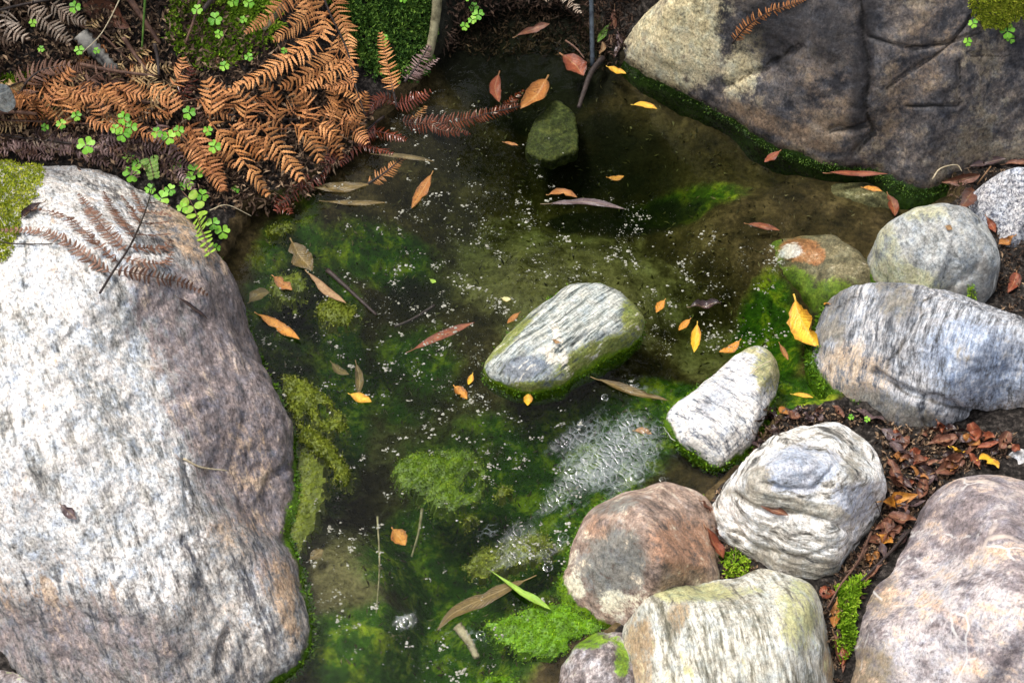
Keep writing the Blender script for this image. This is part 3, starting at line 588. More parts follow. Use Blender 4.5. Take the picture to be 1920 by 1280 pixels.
def moss_mat(name, cs, rough=.75):
    m = N(name, rough, .2); c = m.obj(); n = m.noise(c, 38, 4, .6); n2 = m.noise(c, 500, 2, .6); tn = m.sepc(m.attr('luv'))
    f = m.math('ADD', m.math('MULTIPLY', n, .6), m.math('ADD', m.math('MULTIPLY', n2, .25), m.math('MULTIPLY', m.math('SUBTRACT', tn[2], .5), .35)))
    return m.color(m.ramp(f, [(.18, cs[0]), (.40, cs[1]), (.62, cs[2])]))
MM = dict(yellow=moss_mat('yellow_green_moss', ((.10, .15, .008), (.30, .36, .02), (.52, .52, .06))),
          matgreen=moss_mat('green_algae_mat', ((.02, .04, .003), (.075, .135, .006), (.22, .30, .02)), .5),
          green=moss_mat('green_moss', ((.06, .13, .006), (.20, .36, .02), (.46, .60, .06))),
          dark=moss_mat('dark_liverwort', ((.008, .026, .004), (.045, .11, .014), (.17, .29, .04))),
          lime=moss_mat('lime_moss', ((.07, .15, .006), (.20, .36, .015), (.38, .52, .04))),
          algae=moss_mat('bright_algae', ((.04, .08, .003), (.10, .23, .005), (.26, .42, .015)), .5),
          olive=moss_mat('olive_algae', ((.035, .05, .003), (.12, .15, .010), (.26, .28, .04)), .5),
          fringe=moss_mat('wet_green_algae', ((.015, .04, .003), (.06, .15, .008), (.17, .30, .012)), .4))
M_litter = moss_mat('leaf_crumbs', ((.012, .008, .006), (.07, .040, .026), (.34, .23, .14)))

# ------------------------------------------------------------------ builders
MPP = 1.9 / FPX                                  # metres per photo pixel at the middle distance
def mscale(p): return np.linalg.norm(p - CP) / FPX
def path3(pts, lift=0., n=None, water=True, z=None):
    Q, NN = [], []
    for i, (a, b) in enumerate(pts):
        if z is not None: q, nn = P(a, b, z), np.array([0, 0, 1.])
        else:
            q, nn = hit(a, b, water)
        l = lift[i] if isinstance(lift, (list, tuple)) else lift
        Q.append(q + np.array([0, 0, l])); NN.append(nn)
    Q = np.array(Q)
    return (resample(Q, n) if n else Q), unit(np.mean(NN, 0))
# one toothed fern pinnule: u along, v across
_st = 13; _u = np.linspace(0, 1, _st)
_w = np.where(_u < .12, .55 + _u / .12 * .45, 1.0) * (1 - _u ** 2.4) ** .8 * np.where(np.arange(_st) % 2 == 0, 1., .55)
_w[-1] = 0.02
PU = np.concatenate([np.stack([_u, s * _w, (0. if s else 1.) * np.ones(_st)], 1) for s in (-1, 0, 1)]); PU = PU.reshape(3, _st, 3).transpose(1, 0, 2).reshape(-1, 3)
PF = np.array([f for i in range(_st - 1) for f in ((i * 3, i * 3 + 1, i * 3 + 4, i * 3 + 3), (i * 3 + 1, i * 3 + 2, i * 3 + 5, i * 3 + 4))])
def pinna_geo(path, nrm, hw, pitch=None, ang=70, droop=.25, gap=.0, rs=random):
    """a fern leaflet: midrib with two combs of toothed pinnules; hw is the pinnule length in metres"""
    L = np.linalg.norm(np.diff(path, axis=0), axis=1).sum(); pitch = pitch or max(hw * .25, .0038)
    n = max(4, int(L / pitch)); q = resample(path, n); V, F, A = [], [], []; base = 0
    roll = rs.uniform(-.55, .55); wob = rs.uniform(-10, 8)
    for i in range(1, n):
        t = unit(q[min(i + 1, n - 1)] - q[max(i - 1, 0)]); side = unit(np.cross(nrm, t)); up = unit(np.cross(t, side))
        side2 = side * math.cos(roll) + up * math.sin(roll); up2 = np.cross(t, side2)
        s = i / n; tap = min(1., .55 + s * 3) * (1 - s ** 2.2) ** .75 + .06
        for sg in (-1, 1):
            if rs.random() < gap: continue
            a = math.radians(ang + wob + rs.uniform(-12, 12)); Lp = hw * tap * rs.uniform(.88, 1.08)
            d = unit(t * math.cos(a) + sg * side2 * math.sin(a) + up2 * rs.uniform(-.22, .22)); pr = unit(np.cross(up2, d)); un = np.cross(d, pr)
            tw = rs.uniform(-.55, .55); pr, un = pr * math.cos(tw) + un * math.sin(tw), un * math.cos(tw) - pr * math.sin(tw)
            wd = pitch * .40; k = droop * rs.uniform(.2, 1.5); fold = wd * .22; cv = rs.uniform(-.1, .28)
            uu, vv, hh = PU[:, 0], PU[:, 1], PU[:, 2]
            pts = q[i] + np.outer(uu * Lp, d) + np.outer(vv * wd, pr) + np.outer(hh * fold - (uu ** 2) * Lp * k, un) + np.outer(uu ** 2 * Lp * cv, t)
            V.append(pts); F.append(PF + base); A.append(np.stack([uu, vv * .5 + .5, np.full(len(uu), rs.random())], 1)); base += len(pts)
    tv, tf = tube(q, np.linspace(hw * .035 + .0004, .0003, n), 4)
    V.append(np.array(tv)); A.append(np.tile([.5, .5, .8], (len(tv), 1)))
    V = np.concatenate(V); A = np.concatenate(A)
    Fl = np.concatenate(F).tolist() + [tuple(k + base for k in f) for f in tf]
    return V, Fl, A
def densify(pts, face): return [tuple(x) for x in resample([(a, b) for a, b in pts], 14)] if face < .3 else pts
def frond(label, rachis, pinnae, mat, lift=.02, rw=.0022, stem='dark', group='dead fern fronds', pitch=None, rz=None, droop=.25, gap=.06, face=.5, seed=1, brk=.22, stem_lift=None):
    rs = random.Random(seed)
    rachis = densify(rachis, face)
    rp, rn = path3(rachis, stem_lift if stem_lift is not None else lift, None, True, rz); rp = resample(rp, 22)
    root = empty('fern_frond', rp[0]); tag(root, label, 'fern frond', group)
    v, f = tube(rp, np.linspace(rw, rw * .4, len(rp)), 6); mesh('stem', v, f, SM[stem], root, smooth=True, loc=None)
    for pn in pinnae:
        pts, hw = densify(pn[0], face), pn[1]; mt = pn[2] if len(pn) > 2 else mat; lf = pn[3] if len(pn) > 3 else lift; z = pn[4] if len(pn) > 4 else rz
        pp, nn = path3(pts, lf, None, True, z); pp = resample(pp, 16)
        nn = unit(nn * (1 - face) + face * np.array([rs.uniform(-.2, .2), -.35, .9]))
        if rs.random() < brk: pp = pp[:rs.randint(10, 14)]
        v, f, a = pinna_geo(pp, nn, hw * mscale(pp[8]), pitch, droop=droop, gap=gap, rs=rs)
        mesh('leaflet', v, f, FM[mt], root, attrs={'luv': a})
    for ch in root.children: ch.matrix_parent_inverse = Matrix.Translation(-Vector(rp[0]))
    return root
def leaf(label, pts, w, mat, lift=.002, curl=.3, bend=.0, fold=.25, amax=.45, z=None, roll=0., group=None, name='leaf', cat='leaf', stalk=.12, wave=.12, water=True, tooth=0., seed=None):
    rs = random.Random(seed if seed is not None else sum(map(ord, label)))
    p, nn = path3(pts, lift, 15, water, z)
    sc = mscale(p[7]); hw = w * sc * .5; nu, nv = 15, 9; L = np.linalg.norm(p[-1] - p[0])
    nn = unit(nn); V, A = [], []
    bi, bs, bd = rs.randint(3, 11), rs.choice((-1, 1)), (rs.uniform(.25, .7) if rs.random() < .45 and w > 14 else 1.)
    for i in range(nu):
        u = i / (nu - 1); t = unit(p[min(i + 1, nu - 1)] - p[max(i - 1, 0)]); s = unit(np.cross(nn, t)); n = np.cross(t, s)
        s, n = s * math.cos(roll) + n * math.sin(roll), n * math.cos(roll) - s * math.sin(roll)
        e = math.log(.5) / math.log(amax); prof = max(0., math.sin(math.pi * min(1, u ** e))) ** .85
        wd = hw * (prof + .02) * (1 + tooth * (1 if i % 2 else -1)) * (1 + rs.uniform(-.09, .09)); o = p[i] + n * (bend * L * (u - .4) ** 2 + wave * hw * math.sin(u * 9 + rs.random() * .6))
        for k in range(nv):
            v = k / (nv - 1) * 2 - 1; an = v * curl
            cx = math.sin(an) / curl if abs(curl) > 1e-3 else v; cz = (1 - math.cos(an)) / curl if abs(curl) > 1e-3 else 0
            V.append(o + s * wd * cx * (1 - (1 - bd) * math.exp(-((i - bi) / 1.1) ** 2) if v * bs > 0 else 1) + n * (wd * cz + abs(v) * fold * wd + .08 * wd * math.sin(u * 14 + v * 4))); A.append((u, v * .5 + .5, rs.random()))
    F = [(i * nv + k, i * nv + k + 1, (i + 1) * nv + k + 1, (i + 1) * nv + k) for i in range(nu - 1) for k in range(nv - 1)]
    if stalk:
        d = unit(p[0] - p[1]); tv, tf = tube(np.array([p[0] + unit(p[1] - p[0]) * L * .05, p[0] + d * L * stalk * .5, p[0] + d * L * stalk + n * .001]), [hw * .07 + .0003] * 3, 4)
        b = len(V); V += tv; F += [tuple(q + b for q in f) for f in tf]; A += [(0, .5, .5)] * len(tv)
    V = np.array(V); low = V[:, 2].min()
    o = mesh(name, V, F, LM[mat], attrs={'luv': np.array(A)}, loc=p[0]); return tag(o, label, cat, group)
def stick(label, pts, w, mat, lift=.003, name='twig', cat='twig', z=None, group=None, taper=.6, wob=.1, water=True):
    p, nn = path3(pts, lift, None, water, z); p = resample(p, 16); r = w * .5 * mscale(p[8])
    v, f = tube(p, np.linspace(r, r * taper, 16), 8, wob); o = mesh(name, v, f, SM[mat], loc=p[0]); return tag(o, label, cat, group)
def blades(pos, nrm, L, Wd, spread=.6, rs=rng, tip=.5):
    """little leaf shaped blades: vertices, faces and tone"""
    n = len(pos); d = nrm + spread * rs.normal(size=(n, 3)); d /= np.linalg.norm(d, axis=1)[:, None]
    s = np.cross(d, rs.normal(size=(n, 3))); s /= np.linalg.norm(s, axis=1)[:, None] + 1e-9; w = np.cross(s, d)
    l = (L * rs.uniform(.5, 1.3, n))[:, None]; b = (Wd * rs.uniform(.6, 1.3, n))[:, None]
    pos = pos - nrm * l * .15
    V = np.stack([pos, pos + d * l * tip + s * b + w * l * .08, pos + d * l - w * l * .1, pos + d * l * tip - s * b + w * l * .08], 1).reshape(-1, 3)
    F = np.arange(n * 4).reshape(n, 4); T = np.repeat(rs.random(n), 4); A = np.stack([np.tile([0, .5, 1, .5], n), np.tile([.5, 0, .5, 1], n), T], 1)
    return V, F, A
def scatter(poly, count, only=None, edge=6, water=False, lump=None):
    poly = np.array(poly, float); lo, hi = poly.min(0), poly.max(0); out, nn = [], []
    while len(out) < count:
        c = rng.uniform(lo, hi, (400, 2)); d = sdist(c, poly); nz = fbm(np.c_[c / 14., np.zeros(400)], 2) * edge * 2
        for (a, b), k in zip(c, d + nz > 0):
            if not k: continue
            q, n = hit(a, b, water, only); out.append(q); nn.append(n)
            if len(out) >= count: break
    return np.array(out), np.array(nn)
def moss(label, poly, count, L, Wd, mat, only=None, spread=.6, name='moss_patch', cat='moss', pad=.004, kind=None, edge=8, tip=.5):
    q, n = scatter(poly, count, only, edge)
    hgt = (fbm(q * 60, 2) * .5 + .5)[:, None] * pad
    V, F, A = blades(q + n * hgt, n, L, Wd, spread, tip=tip); o = mesh(name, V, F, MM[mat] if isinstance(mat, str) else mat, attrs={'luv': A}, loc=q[0], smooth=False); return tag(o, label, cat, None, kind)

# ------------------------------------------------------------------ moss and algae
RB = {k: o['bvh'] for k, o in ROCKS.items()}
big = [v for k, v in RB.items() if k.startswith('huge pale')]; drk = [v for k, v in RB.items() if k.startswith('dark slate')]
moss('yellow green moss cushion on the top left end of the huge pale boulder', [(-20, 292), (40, 294), (78, 300), (82, 330), (66, 372), (44, 410), (28, 455), (12, 492), (-20, 505)], 5200, .0045, .0011, 'yellow', big, name='moss_cushion')
moss('yellow green moss cushion on the dark boulder in the top right corner', [(1818, -10), (1930, -10), (1930, 45), (1900, 32), (1880, 58), (1845, 50), (1822, 30)], 2600, .005, .0012, 'yellow', drk, name='moss_cushion')
moss('bright green moss on the bank between the fern fronds and the twigs', [(310, 0), (520, -10), (530, 40), (500, 80), (470, 100), (400, 130), (350, 110), (315, 70)], 5200, .0075, .0019, 'green', None, .9, pad=.008, edge=26)
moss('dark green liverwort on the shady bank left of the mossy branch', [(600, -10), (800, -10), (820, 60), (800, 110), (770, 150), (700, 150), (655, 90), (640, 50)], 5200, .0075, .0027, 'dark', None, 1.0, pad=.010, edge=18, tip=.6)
moss('small yellow green moss tuft on the bank at the left edge above the ferns', [(-10, 140), (60, 135), (55, 160), (0, 165)], 500, .006, .0014, 'lime', [0], .8, edge=0)
moss('pale green moss under the brown fern at the far left', [(75, 185), (110, 180), (100, 225), (80, 235)], 500, .005, .0013, 'lime', None, .8, edge=0)
moss('lime green moss in the crevice between the cream rock and the purple boulder', [(1570, 1110), (1600, 1085), (1620, 1090), (1605, 1130), (1598, 1180), (1590, 1240), (1575, 1220), (1572, 1160)], 1700, .008, .0018, 'lime', None, .7, pad=.006)
moss('lime moss sprigs in the dark gap between the rusty and the swirled rocks', [(1350, 1040), (1385, 1035), (1410, 1060), (1400, 1085), (1360, 1080)], 350, .007, .0016, 'lime', [0], .8, edge=2)
moss('small green moss tuft in the crease of the round grey green rock', [(1810, 540), (1826, 530), (1830, 560), (1815, 575)], 160, .004, .001, 'lime', [RB['smooth round grey green rock behind the long banded boulder']], .7, edge=0)
def fringe(rock_label, zlo, zhi, count, L, keep=None, mat='fringe'):
    """a soft belt of algae round the foot of a rock, a part of that rock"""
    o = next(v for k, v in ROCKS.items() if k.startswith(rock_label)); me = o.data; nv = len(me.vertices)
    co = np.empty(nv * 3); me.vertices.foreach_get('co', co); co = co.reshape(-1, 3); no = np.empty(nv * 3); me.vertex_normals.foreach_get('vector', no); no = no.reshape(-1, 3)
    wco = co + np.array(o.location); px = proj(wco); nz = fbm(wco * 40, 3) * (zhi - zlo) * .8
    ok = (co[:, 2] > zlo) & (co[:, 2] < zhi + nz) & (px[:, 0] > -60) & (px[:, 0] < 1980) & (px[:, 1] < 1340)
    ok &= sdist(wco[:, :2], POOLW) > -.03
    if keep: ok &= keep(px)
    ids = np.nonzero(ok)[0]
    if len(ids) == 0: return
    sel = rng.choice(ids, count); jit = rng.normal(size=(count, 3)) * .0015
    V, F, A = blades(co[sel] + jit, no[sel], L, L * .22, .8); mesh('algae_fringe', V, F, MM[mat], o, attrs={'luv': A}, smooth=False)
fringe('dark slate', -.010, .003, 1500, .0035, mat='dark'); fringe('huge pale', -.02, .008, 2400, .006); fringe('grey green slab', -.02, .003, 1500, .004)
fringe('small white streaked', -.015, .008, 1200, .005); fringe('long blue grey', -.01, .012, 900, .006, lambda p: p[:, 0] < 1640); fringe('faceted rusty', -.012, .006, 900, .005)
def algae(label, poly, count, mat, z=-.004, h=.008, L=.0045, holes=()):
    poly = np.array(poly, float); W2 = Pn(poly, 0)[:, :2]; lo, hi = W2.min(0), W2.max(0); st = .0045
    xs, ys = np.arange(lo[0] - st, hi[0] + st, st), np.arange(lo[1] - st, hi[1] + st, st); X, Y = np.meshgrid(xs, ys); q = np.stack([X.ravel(), Y.ravel()], 1)
    d = sdist(q, W2)
    for hl in holes: d = np.minimum(d, -sdist(q, Pn(hl, 0)[:, :2]))
    q3 = np.c_[q, np.zeros(len(q))]; d = d + fbm(q3 * 70, 3) * .007
    Z = z + h * np.sqrt(np.clip(d / .022, 0, 1)) + fbm(q3 * 110, 3) * .003 - .012 * (d < .001)
    nx = len(xs); ins = d > -.003; F = [(r * nx + c, r * nx + c + 1, (r + 1) * nx + c + 1, (r + 1) * nx + c) for r in range(len(ys) - 1) for c in range(nx - 1) if ins[r * nx + c] and ins[r * nx + c + 1] and ins[(r + 1) * nx + c + 1] and ins[(r + 1) * nx + c]]
    use = np.unique(np.array(F)); mp = -np.ones(len(q), int); mp[use] = np.arange(len(use)); V = np.c_[q, Z][use]; F = [tuple(mp[list(f)]) for f in F]
    A = np.c_[np.full(len(V), .5), np.full(len(V), .5), rng.random(len(V)) * .5]
    ids = rng.integers(0, len(V), count); pos = V[ids] + rng.normal(size=(count, 3)) * np.array([.002, .002, .0008]); bv, bf, ba = blades(pos, np.tile([0, 0, 1.], (count, 1)), L, L * .2, 1.1)
    b = len(V); o = mesh('algae_mat', np.r_[V, bv], F + [tuple(int(k) + b for k in f) for f in bf], MM[mat], attrs={'luv': np.r_[A, ba]}, loc=(*V[0][:2], 0), smooth=False); return tag(o, label, 'algae')
algae('rounded green algae mat with a ring at its right in the lower middle pool', [(735, 860), (770, 845), (830, 838), (880, 840), (912, 875), (915, 910), (895, 940), (850, 962), (815, 955), (795, 930), (750, 918), (736, 890)], 4200, 'matgreen', z=-.006, L=.0034,
      holes=[[(870, 890), (893, 880), (900, 905), (880, 920), (865, 912)]])
algae('bright lime algae mat at the bottom of the pool beside the rusty brown rock', [(905, 1165), (950, 1150), (1010, 1130), (1060, 1128), (1100, 1150), (1140, 1165), (1120, 1185), (1075, 1205), (1040, 1235), (985, 1230), (935, 1205)], 4200, 'algae', h=.006, L=.0032)
algae('small olive algae lump near the left boulder under the tan leaf', [(592, 565), (625, 555), (665, 570), (675, 595), (650, 610), (615, 612), (595, 595)], 1300, 'olive')
algae('dim algae lump close to the fern edge at the left', [(500, 415), (545, 408), (552, 425), (515, 435), (492, 430)], 500, 'olive', z=-.012)
algae('pale olive algae film under the orange leaf at the left', [(505, 505), (560, 495), (580, 525), (545, 560), (510, 550), (500, 525)], 600, 'olive', z=-.016, h=.006)
algae('looped olive algae strand trailing from the left boulder', [(525, 700), (560, 705), (610, 735), (650, 785), (648, 808), (615, 812), (585, 795), (575, 770), (560, 800), (540, 770)], 1900, 'olive', z=-.003, holes=[[(592, 752), (615, 765), (628, 785), (610, 788), (598, 772)]])
algae('long olive algae strand below the looped one', [(560, 790), (590, 800), (630, 840), (662, 885), (655, 912), (635, 905), (615, 870), (580, 845), (560, 825)], 1600, 'olive', z=-.002)
algae('green algae shelf along the foot of the left boulder', [(548, 845), (575, 830), (612, 870), (610, 930), (590, 990), (555, 1040), (535, 1000), (545, 950), (556, 900)], 1700, 'olive', z=-.007, L=.0032)
algae('bubbly olive algae raft with a green blade lying over it', [(862, 1060), (900, 1025), (960, 1000), (1010, 990), (1050, 1010), (1030, 1040), (960, 1060), (900, 1080)], 1700, 'olive', z=-.012, h=.009)
algae('bright green algae tuft at the bottom edge of the pool', [(895, 1290), (915, 1262), (960, 1268), (985, 1290)], 500, 'algae')
algae('tiny olive algae scrap floating right of the round algae mat', [(930, 912), (955, 908), (968, 922), (945, 934), (928, 928)], 160, 'olive')
algae('tiny olive algae scrap below the round algae mat', [(868, 968), (885, 962), (893, 975), (875, 982)], 120, 'olive')

# ------------------------------------------------------------------ fern fronds
frond('long orange brown frond lying across the bank down to the water', [(5, 238), (120, 243), (250, 250), (360, 254), (480, 256), (600, 254), (700, 262)],
      [([(396, 250), (440, 300), (480, 350), (506, 388)], 34), ([(487, 256), (525, 300), (568, 358)], 34), ([(551, 256), (585, 283), (604, 322)], 30), ([(598, 255), (628, 275), (644, 302)], 26),
       ([(360, 256), (382, 302), (405, 345), (432, 398)], 30, 'rust'), ([(300, 254), (330, 300), (362, 340)], 28, 'purple'), ([(435, 258), (470, 290), (500, 325)], 28), ([(640, 258), (670, 272), (690, 292)], 22, 'rust'),
       ([(400, 250), (402, 202), (380, 150)], 32), ([(323, 250), (322, 215), (303, 172)], 32, 'rust'), ([(464, 255), (467, 220), (442, 196)], 28), ([(521, 255), (524, 216), (500, 188)], 30), ([(575, 253), (580, 226), (552, 194)], 28),
       ([(622, 252), (638, 222), (622, 190)], 28), ([(260, 250), (252, 222), (215, 196)], 28, 'rust'), ([(205, 248), (190, 220), (158, 196)], 26, 'rust'), ([(150, 245), (140, 215), (112, 190)], 26), ([(100, 243), (85, 215), (60, 200)], 26, 'rust'),
       ([(235, 250), (270, 272), (310, 285)], 20, 'rust'), ([(170, 246), (205, 262), (250, 270)], 18, 'rust'), ([(660, 258), (680, 230), (690, 200)], 22)],
      'orange', lift=.028, seed=2, stem='brown', stem_lift=.014, rw=.0016)
frond('bright orange brown frond hanging from the top edge over the mossy bank', [(590, -30), (622, 60), (655, 130), (672, 200), (690, 255)],
      [([(585, -25), (560, 20), (520, 62), (470, 100)], 24, 'rust'), ([(600, 10), (575, 72), (505, 124), (430, 170)], 26), ([(618, 60), (605, 105), (550, 145), (495, 180), (433, 210)], 31), ([(640, 105), (635, 142), (590, 172), (535, 200)], 30),
       ([(660, 140), (640, 165), (610, 180), (572, 205)], 28), ([(560, -25), (572, 20), (596, 60), (612, 98)], 34), ([(600, -25), (618, 20), (640, 62), (655, 108)], 30), ([(640, 70), (652, 90), (660, 130)], 24),
       ([(645, 115), (660, 150), (668, 190)], 20), ([(688, 220), (640, 206), (600, 222)], 24), ([(672, 190), (650, 195), (615, 200)], 20, 'rust')], 'orange', lift=.04, seed=3)
frond('dark brown frond lying flat on the huge pale boulder', [(190, 556), (215, 515), (245, 470), (268, 420), (283, 375), (290, 350)],
      [([(212, 520), (180, 500), (130, 462), (75, 440), (0, 438)], 17), ([(226, 500), (190, 470), (150, 430), (112, 408), (70, 398)], 17), ([(240, 478), (212, 450), (182, 415), (150, 372)], 17), ([(252, 452), (235, 425), (212, 396), (196, 366)], 15),
       ([(264, 425), (250, 400), (232, 375)], 12), ([(270, 405), (262, 385), (250, 365)], 10), ([(217, 512), (262, 520), (310, 530), (350, 538), (390, 558)], 16), ([(232, 490), (275, 500), (312, 500), (325, 480)], 16), ([(245, 470), (280, 472), (312, 472), (322, 455)], 16),
       ([(256, 446), (290, 448), (318, 445)], 13), ([(266, 425), (295, 425), (320, 420)], 11), ([(274, 405), (300, 405), (320, 410)], 10), ([(280, 388), (300, 385), (318, 392)], 9)], 'brown', lift=.007, rw=.0017, seed=4, brk=0, face=.2, gap=.04, droop=.1, pitch=.0056)
frond('grey brown frond in the top left corner', [(-10, 56), (54, 40), (110, 30), (150, 20)],
      [([(62, 42), (100, 74), (142, 112)], 22), ([(105, 36), (135, 58), (168, 72)], 20), ([(70, 38), (80, 10), (88, -20)], 22), ([(110, 30), (104, 4), (98, -25)], 22), ([(30, 48), (22, 76), (60, 104)], 24), ([(0, 55), (-5, 85), (30, 110)], 24), ([(30, 46), (28, 15), (20, -15)], 20), ([(140, 24), (136, 0), (130, -20)], 18), ([(0, 52), (-10, 30), (-10, 0)], 18)], 'grey', lift=.03, seed=5)
frond('brown frond curling at the left edge above the long frond', [(40, 240), (58, 195), (88, 168), (135, 156)],
      [([(42, 236), (60, 190), (90, 166), (140, 156)], 30, 'brown'), ([(52, 205), (30, 200), (5, 210)], 16, 'tan'), ([(105, 236), (118, 205), (146, 168)], 26, 'rust'), ([(60, 232), (30, 225), (0, 222)], 14, 'rust')], 'rust', lift=.035, seed=6, stem='dark')
frond('purple grey frond lying low between the boulder and the long orange frond', [(-15, 262), (67, 272), (150, 282), (240, 296), (330, 318)],
      [([(-10, 264), (67, 284), (142, 303)], 18), ([(110, 276), (165, 292), (215, 300)], 18), ([(190, 288), (235, 272), (250, 262)], 16), ([(205, 292), (245, 305), (282, 308)], 18), ([(260, 300), (300, 318), (335, 345)], 20), ([(300, 308), (345, 320), (385, 330)], 18), ([(60, 270), (95, 258), (130, 255)], 14), ([(330, 318), (350, 345), (372, 372)], 16), ([(20, 275), (60, 300), (100, 308)], 16), ([(40, 270), (20, 290), (-10, 292)], 16), ([(150, 284), (180, 306), (205, 318)], 18), ([(215, 294), (245, 320), (262, 342)], 18), ([(80, 274), (110, 292), (150, 296)], 16), ([(240, 296), (280, 290), (310, 296)], 18)], 'purple', lift=.012, seed=7)
frond('rust frond standing up at the water edge with a dry orange tip', [(745, 215), (738, 180), (728, 135), (716, 84)],
      [([(740, 190), (728, 136), (716, 82)], 21, 'orange', .02), ([(742, 200), (720, 195), (690, 215)], 15, 'red', .01), ([(735, 205), (772, 200), (808, 182)], 19, 'red', .012), ([(725, 190), (705, 200), (690, 225)], 16, 'red', .01)], 'red', lift=.015, seed=8)
frond('purple brown frond tip beside the mossy branch', [(760, 172), (785, 140), (805, 105)], [([(762, 170), (784, 140), (806, 104)], 20, 'purple'), ([(765, 165), (790, 150), (822, 128)], 14, 'purple')], 'purple', lift=.02, seed=9)
frond('wet dark red frond half sunk at the water edge under the orange ones', [(720, 222), (690, 245), (650, 285), (600, 330), (530, 385)],
      [([(705, 235), (680, 262), (655, 290), (640, 312)], 22, 'red', .004), ([(690, 245), (720, 250), (760, 262)], 18, 'red', .001), ([(650, 285), (622, 300), (600, 335)], 22, 'red', .004), ([(610, 325), (580, 345), (560, 372)], 22, 'red', .005), ([(560, 360), (540, 378), (520, 400)], 20, 'red', .006), ([(670, 265), (700, 275), (735, 285)], 16, 'red', -.002), ([(585, 340), (560, 350), (540, 365)], 18, 'red', .006), ([(515, 365), (525, 385), (545, 402)], 18, 'red', .004)], 'red', lift=.004, seed=10)
frond('sunken reddish frond under the water right of the wet ferns', [(735, 228), (800, 224), (870, 222), (980, 198)],
      [([(745, 228), (800, 232), (870, 225), (985, 195)], 20, 'red'), ([(800, 226), (830, 245), (880, 250)], 14, 'red'), ([(920, 215), (950, 195), (980, 170)], 16, 'red'), ([(770, 228), (790, 210), (800, 195)], 12, 'rust')], 'red', rz=-.018, seed=11, lift=0, droop=.08)
frond('small sunken rust frond above the olive wet leaves', [(690, 345), (720, 325), (757, 295)], [([(688, 345), (722, 326), (757, 295)], 17, 'rust')], 'rust', rz=-.012, seed=12, lift=0, droop=.08)
frond('rust frond lying on the dark boulder near the top edge', [(1372, 88), (1400, 55), (1440, 30), (1505, 8)], [([(1374, 84), (1402, 54), (1445, 28), (1508, 6)], 16, 'rust')], 'rust', lift=.006, rw=.0012, seed=13, face=.2)
frond('tan frond hanging from the top edge over the dark hollow', [(1095, -20), (1060, 15), (1022, 45)], [([(1090, -15), (1060, 14), (1022, 46)], 20, 'grey'), ([(1050, 25), (1066, 45), (1085, 70)], 14, 'grey')], 'grey', lift=.05, seed=14)
frond('tan crumbling frond on the bank under the twigs', [(150, 60), (200, 85), (250, 130), (300, 150)], [([(160, 62), (190, 50), (215, 30)], 18, 'tan'), ([(185, 75), (175, 60), (160, 45)], 16, 'tan'), ([(215, 95), (245, 75), (262, 60)], 18, 'tan'), ([(240, 122), (275, 110), (300, 80)], 18, 'tan'), ([(200, 92), (190, 115), (200, 140)], 18, 'rust'), ([(255, 135), (280, 160), (310, 185)], 18, 'tan'), ([(235, 130), (225, 155), (235, 180)], 18, 'tan'), ([(290, 145), (325, 140), (350, 125)], 16, 'tan')], 'tan', lift=.015, seed=15, gap=.25, stem='brown')
frond('brown frond pressed under the long orange frond in the middle of the bank', [(150, 175), (230, 195), (320, 205), (400, 190)], [([(160, 178), (180, 205), (215, 225)], 22, 'brown'), ([(220, 192), (250, 215), (285, 225)], 22, 'rust'), ([(280, 200), (310, 185), (340, 150)], 22, 'tan'), ([(330, 204), (350, 180), (362, 140)], 24, 'red'), ([(200, 188), (210, 165), (240, 145)], 20, 'brown'), ([(150, 178), (165, 160), (190, 155)], 18, 'brown'), ([(370, 198), (400, 215), (440, 230)], 22, 'rust'), ([(340, 205), (360, 225), (390, 240)], 22, 'brown')], 'brown', lift=.012, seed=16, stem='brown')
frond('brown frond heaped in the middle of the bank over the red brown stalk', [(60, 200), (160, 185), (260, 180), (350, 195)], [([(90, 195), (110, 175), (140, 160)], 22, 'rust'), ([(130, 190), (155, 205), (190, 210)], 22, 'rust'), ([(170, 186), (190, 170), (225, 160)], 22), ([(215, 184), (240, 200), (275, 208)], 24, 'rust'), ([(255, 182), (280, 165), (310, 155)], 22, 'tan'), ([(290, 186), (315, 205), (345, 220)], 24, 'orange'), ([(110, 195), (130, 220), (165, 232)], 22, 'orange'), ([(200, 186), (215, 215), (245, 235)], 22, 'orange'), ([(330, 192), (345, 170), (350, 140)], 22, 'rust'), ([(70, 200), (60, 220), (70, 240)], 20, 'rust')], 'brown', lift=.03, seed=21, stem='brown', stem_lift=.012)
frond('rust frond beneath the bright one, its leaflets filling the gaps by the water', [(430, 225), (520, 232), (610, 235), (690, 240)], [([(450, 228), (475, 245), (510, 262)], 24), ([(500, 230), (535, 250), (560, 275)], 26), ([(560, 233), (600, 245), (640, 265)], 26), ([(620, 236), (650, 240), (685, 250)], 22), ([(470, 228), (490, 205), (515, 190)], 24), ([(540, 232), (565, 210), (590, 192)], 24), ([(600, 234), (630, 215), (660, 205)], 24), ([(420, 225), (425, 200), (410, 175)], 24), ([(450, 240), (480, 275), (520, 310)], 26), ([(590, 250), (620, 285), (640, 310)], 24)], 'rust', lift=.016, seed=22, stem_lift=.01)
frond('rust frond low over the purple one beside the clover', [(280, 258), (330, 275), (380, 300), (420, 330)], [([(290, 262), (320, 285), (350, 300)], 22), ([(320, 272), (355, 270), (390, 280)], 22), ([(350, 285), (375, 310), (390, 340)], 24), ([(380, 300), (410, 310), (440, 330)], 22), ([(400, 318), (410, 345), (425, 375)], 22)], 'rust', lift=.022, seed=23, stem_lift=.01)
rr = random.Random(99); lf = []
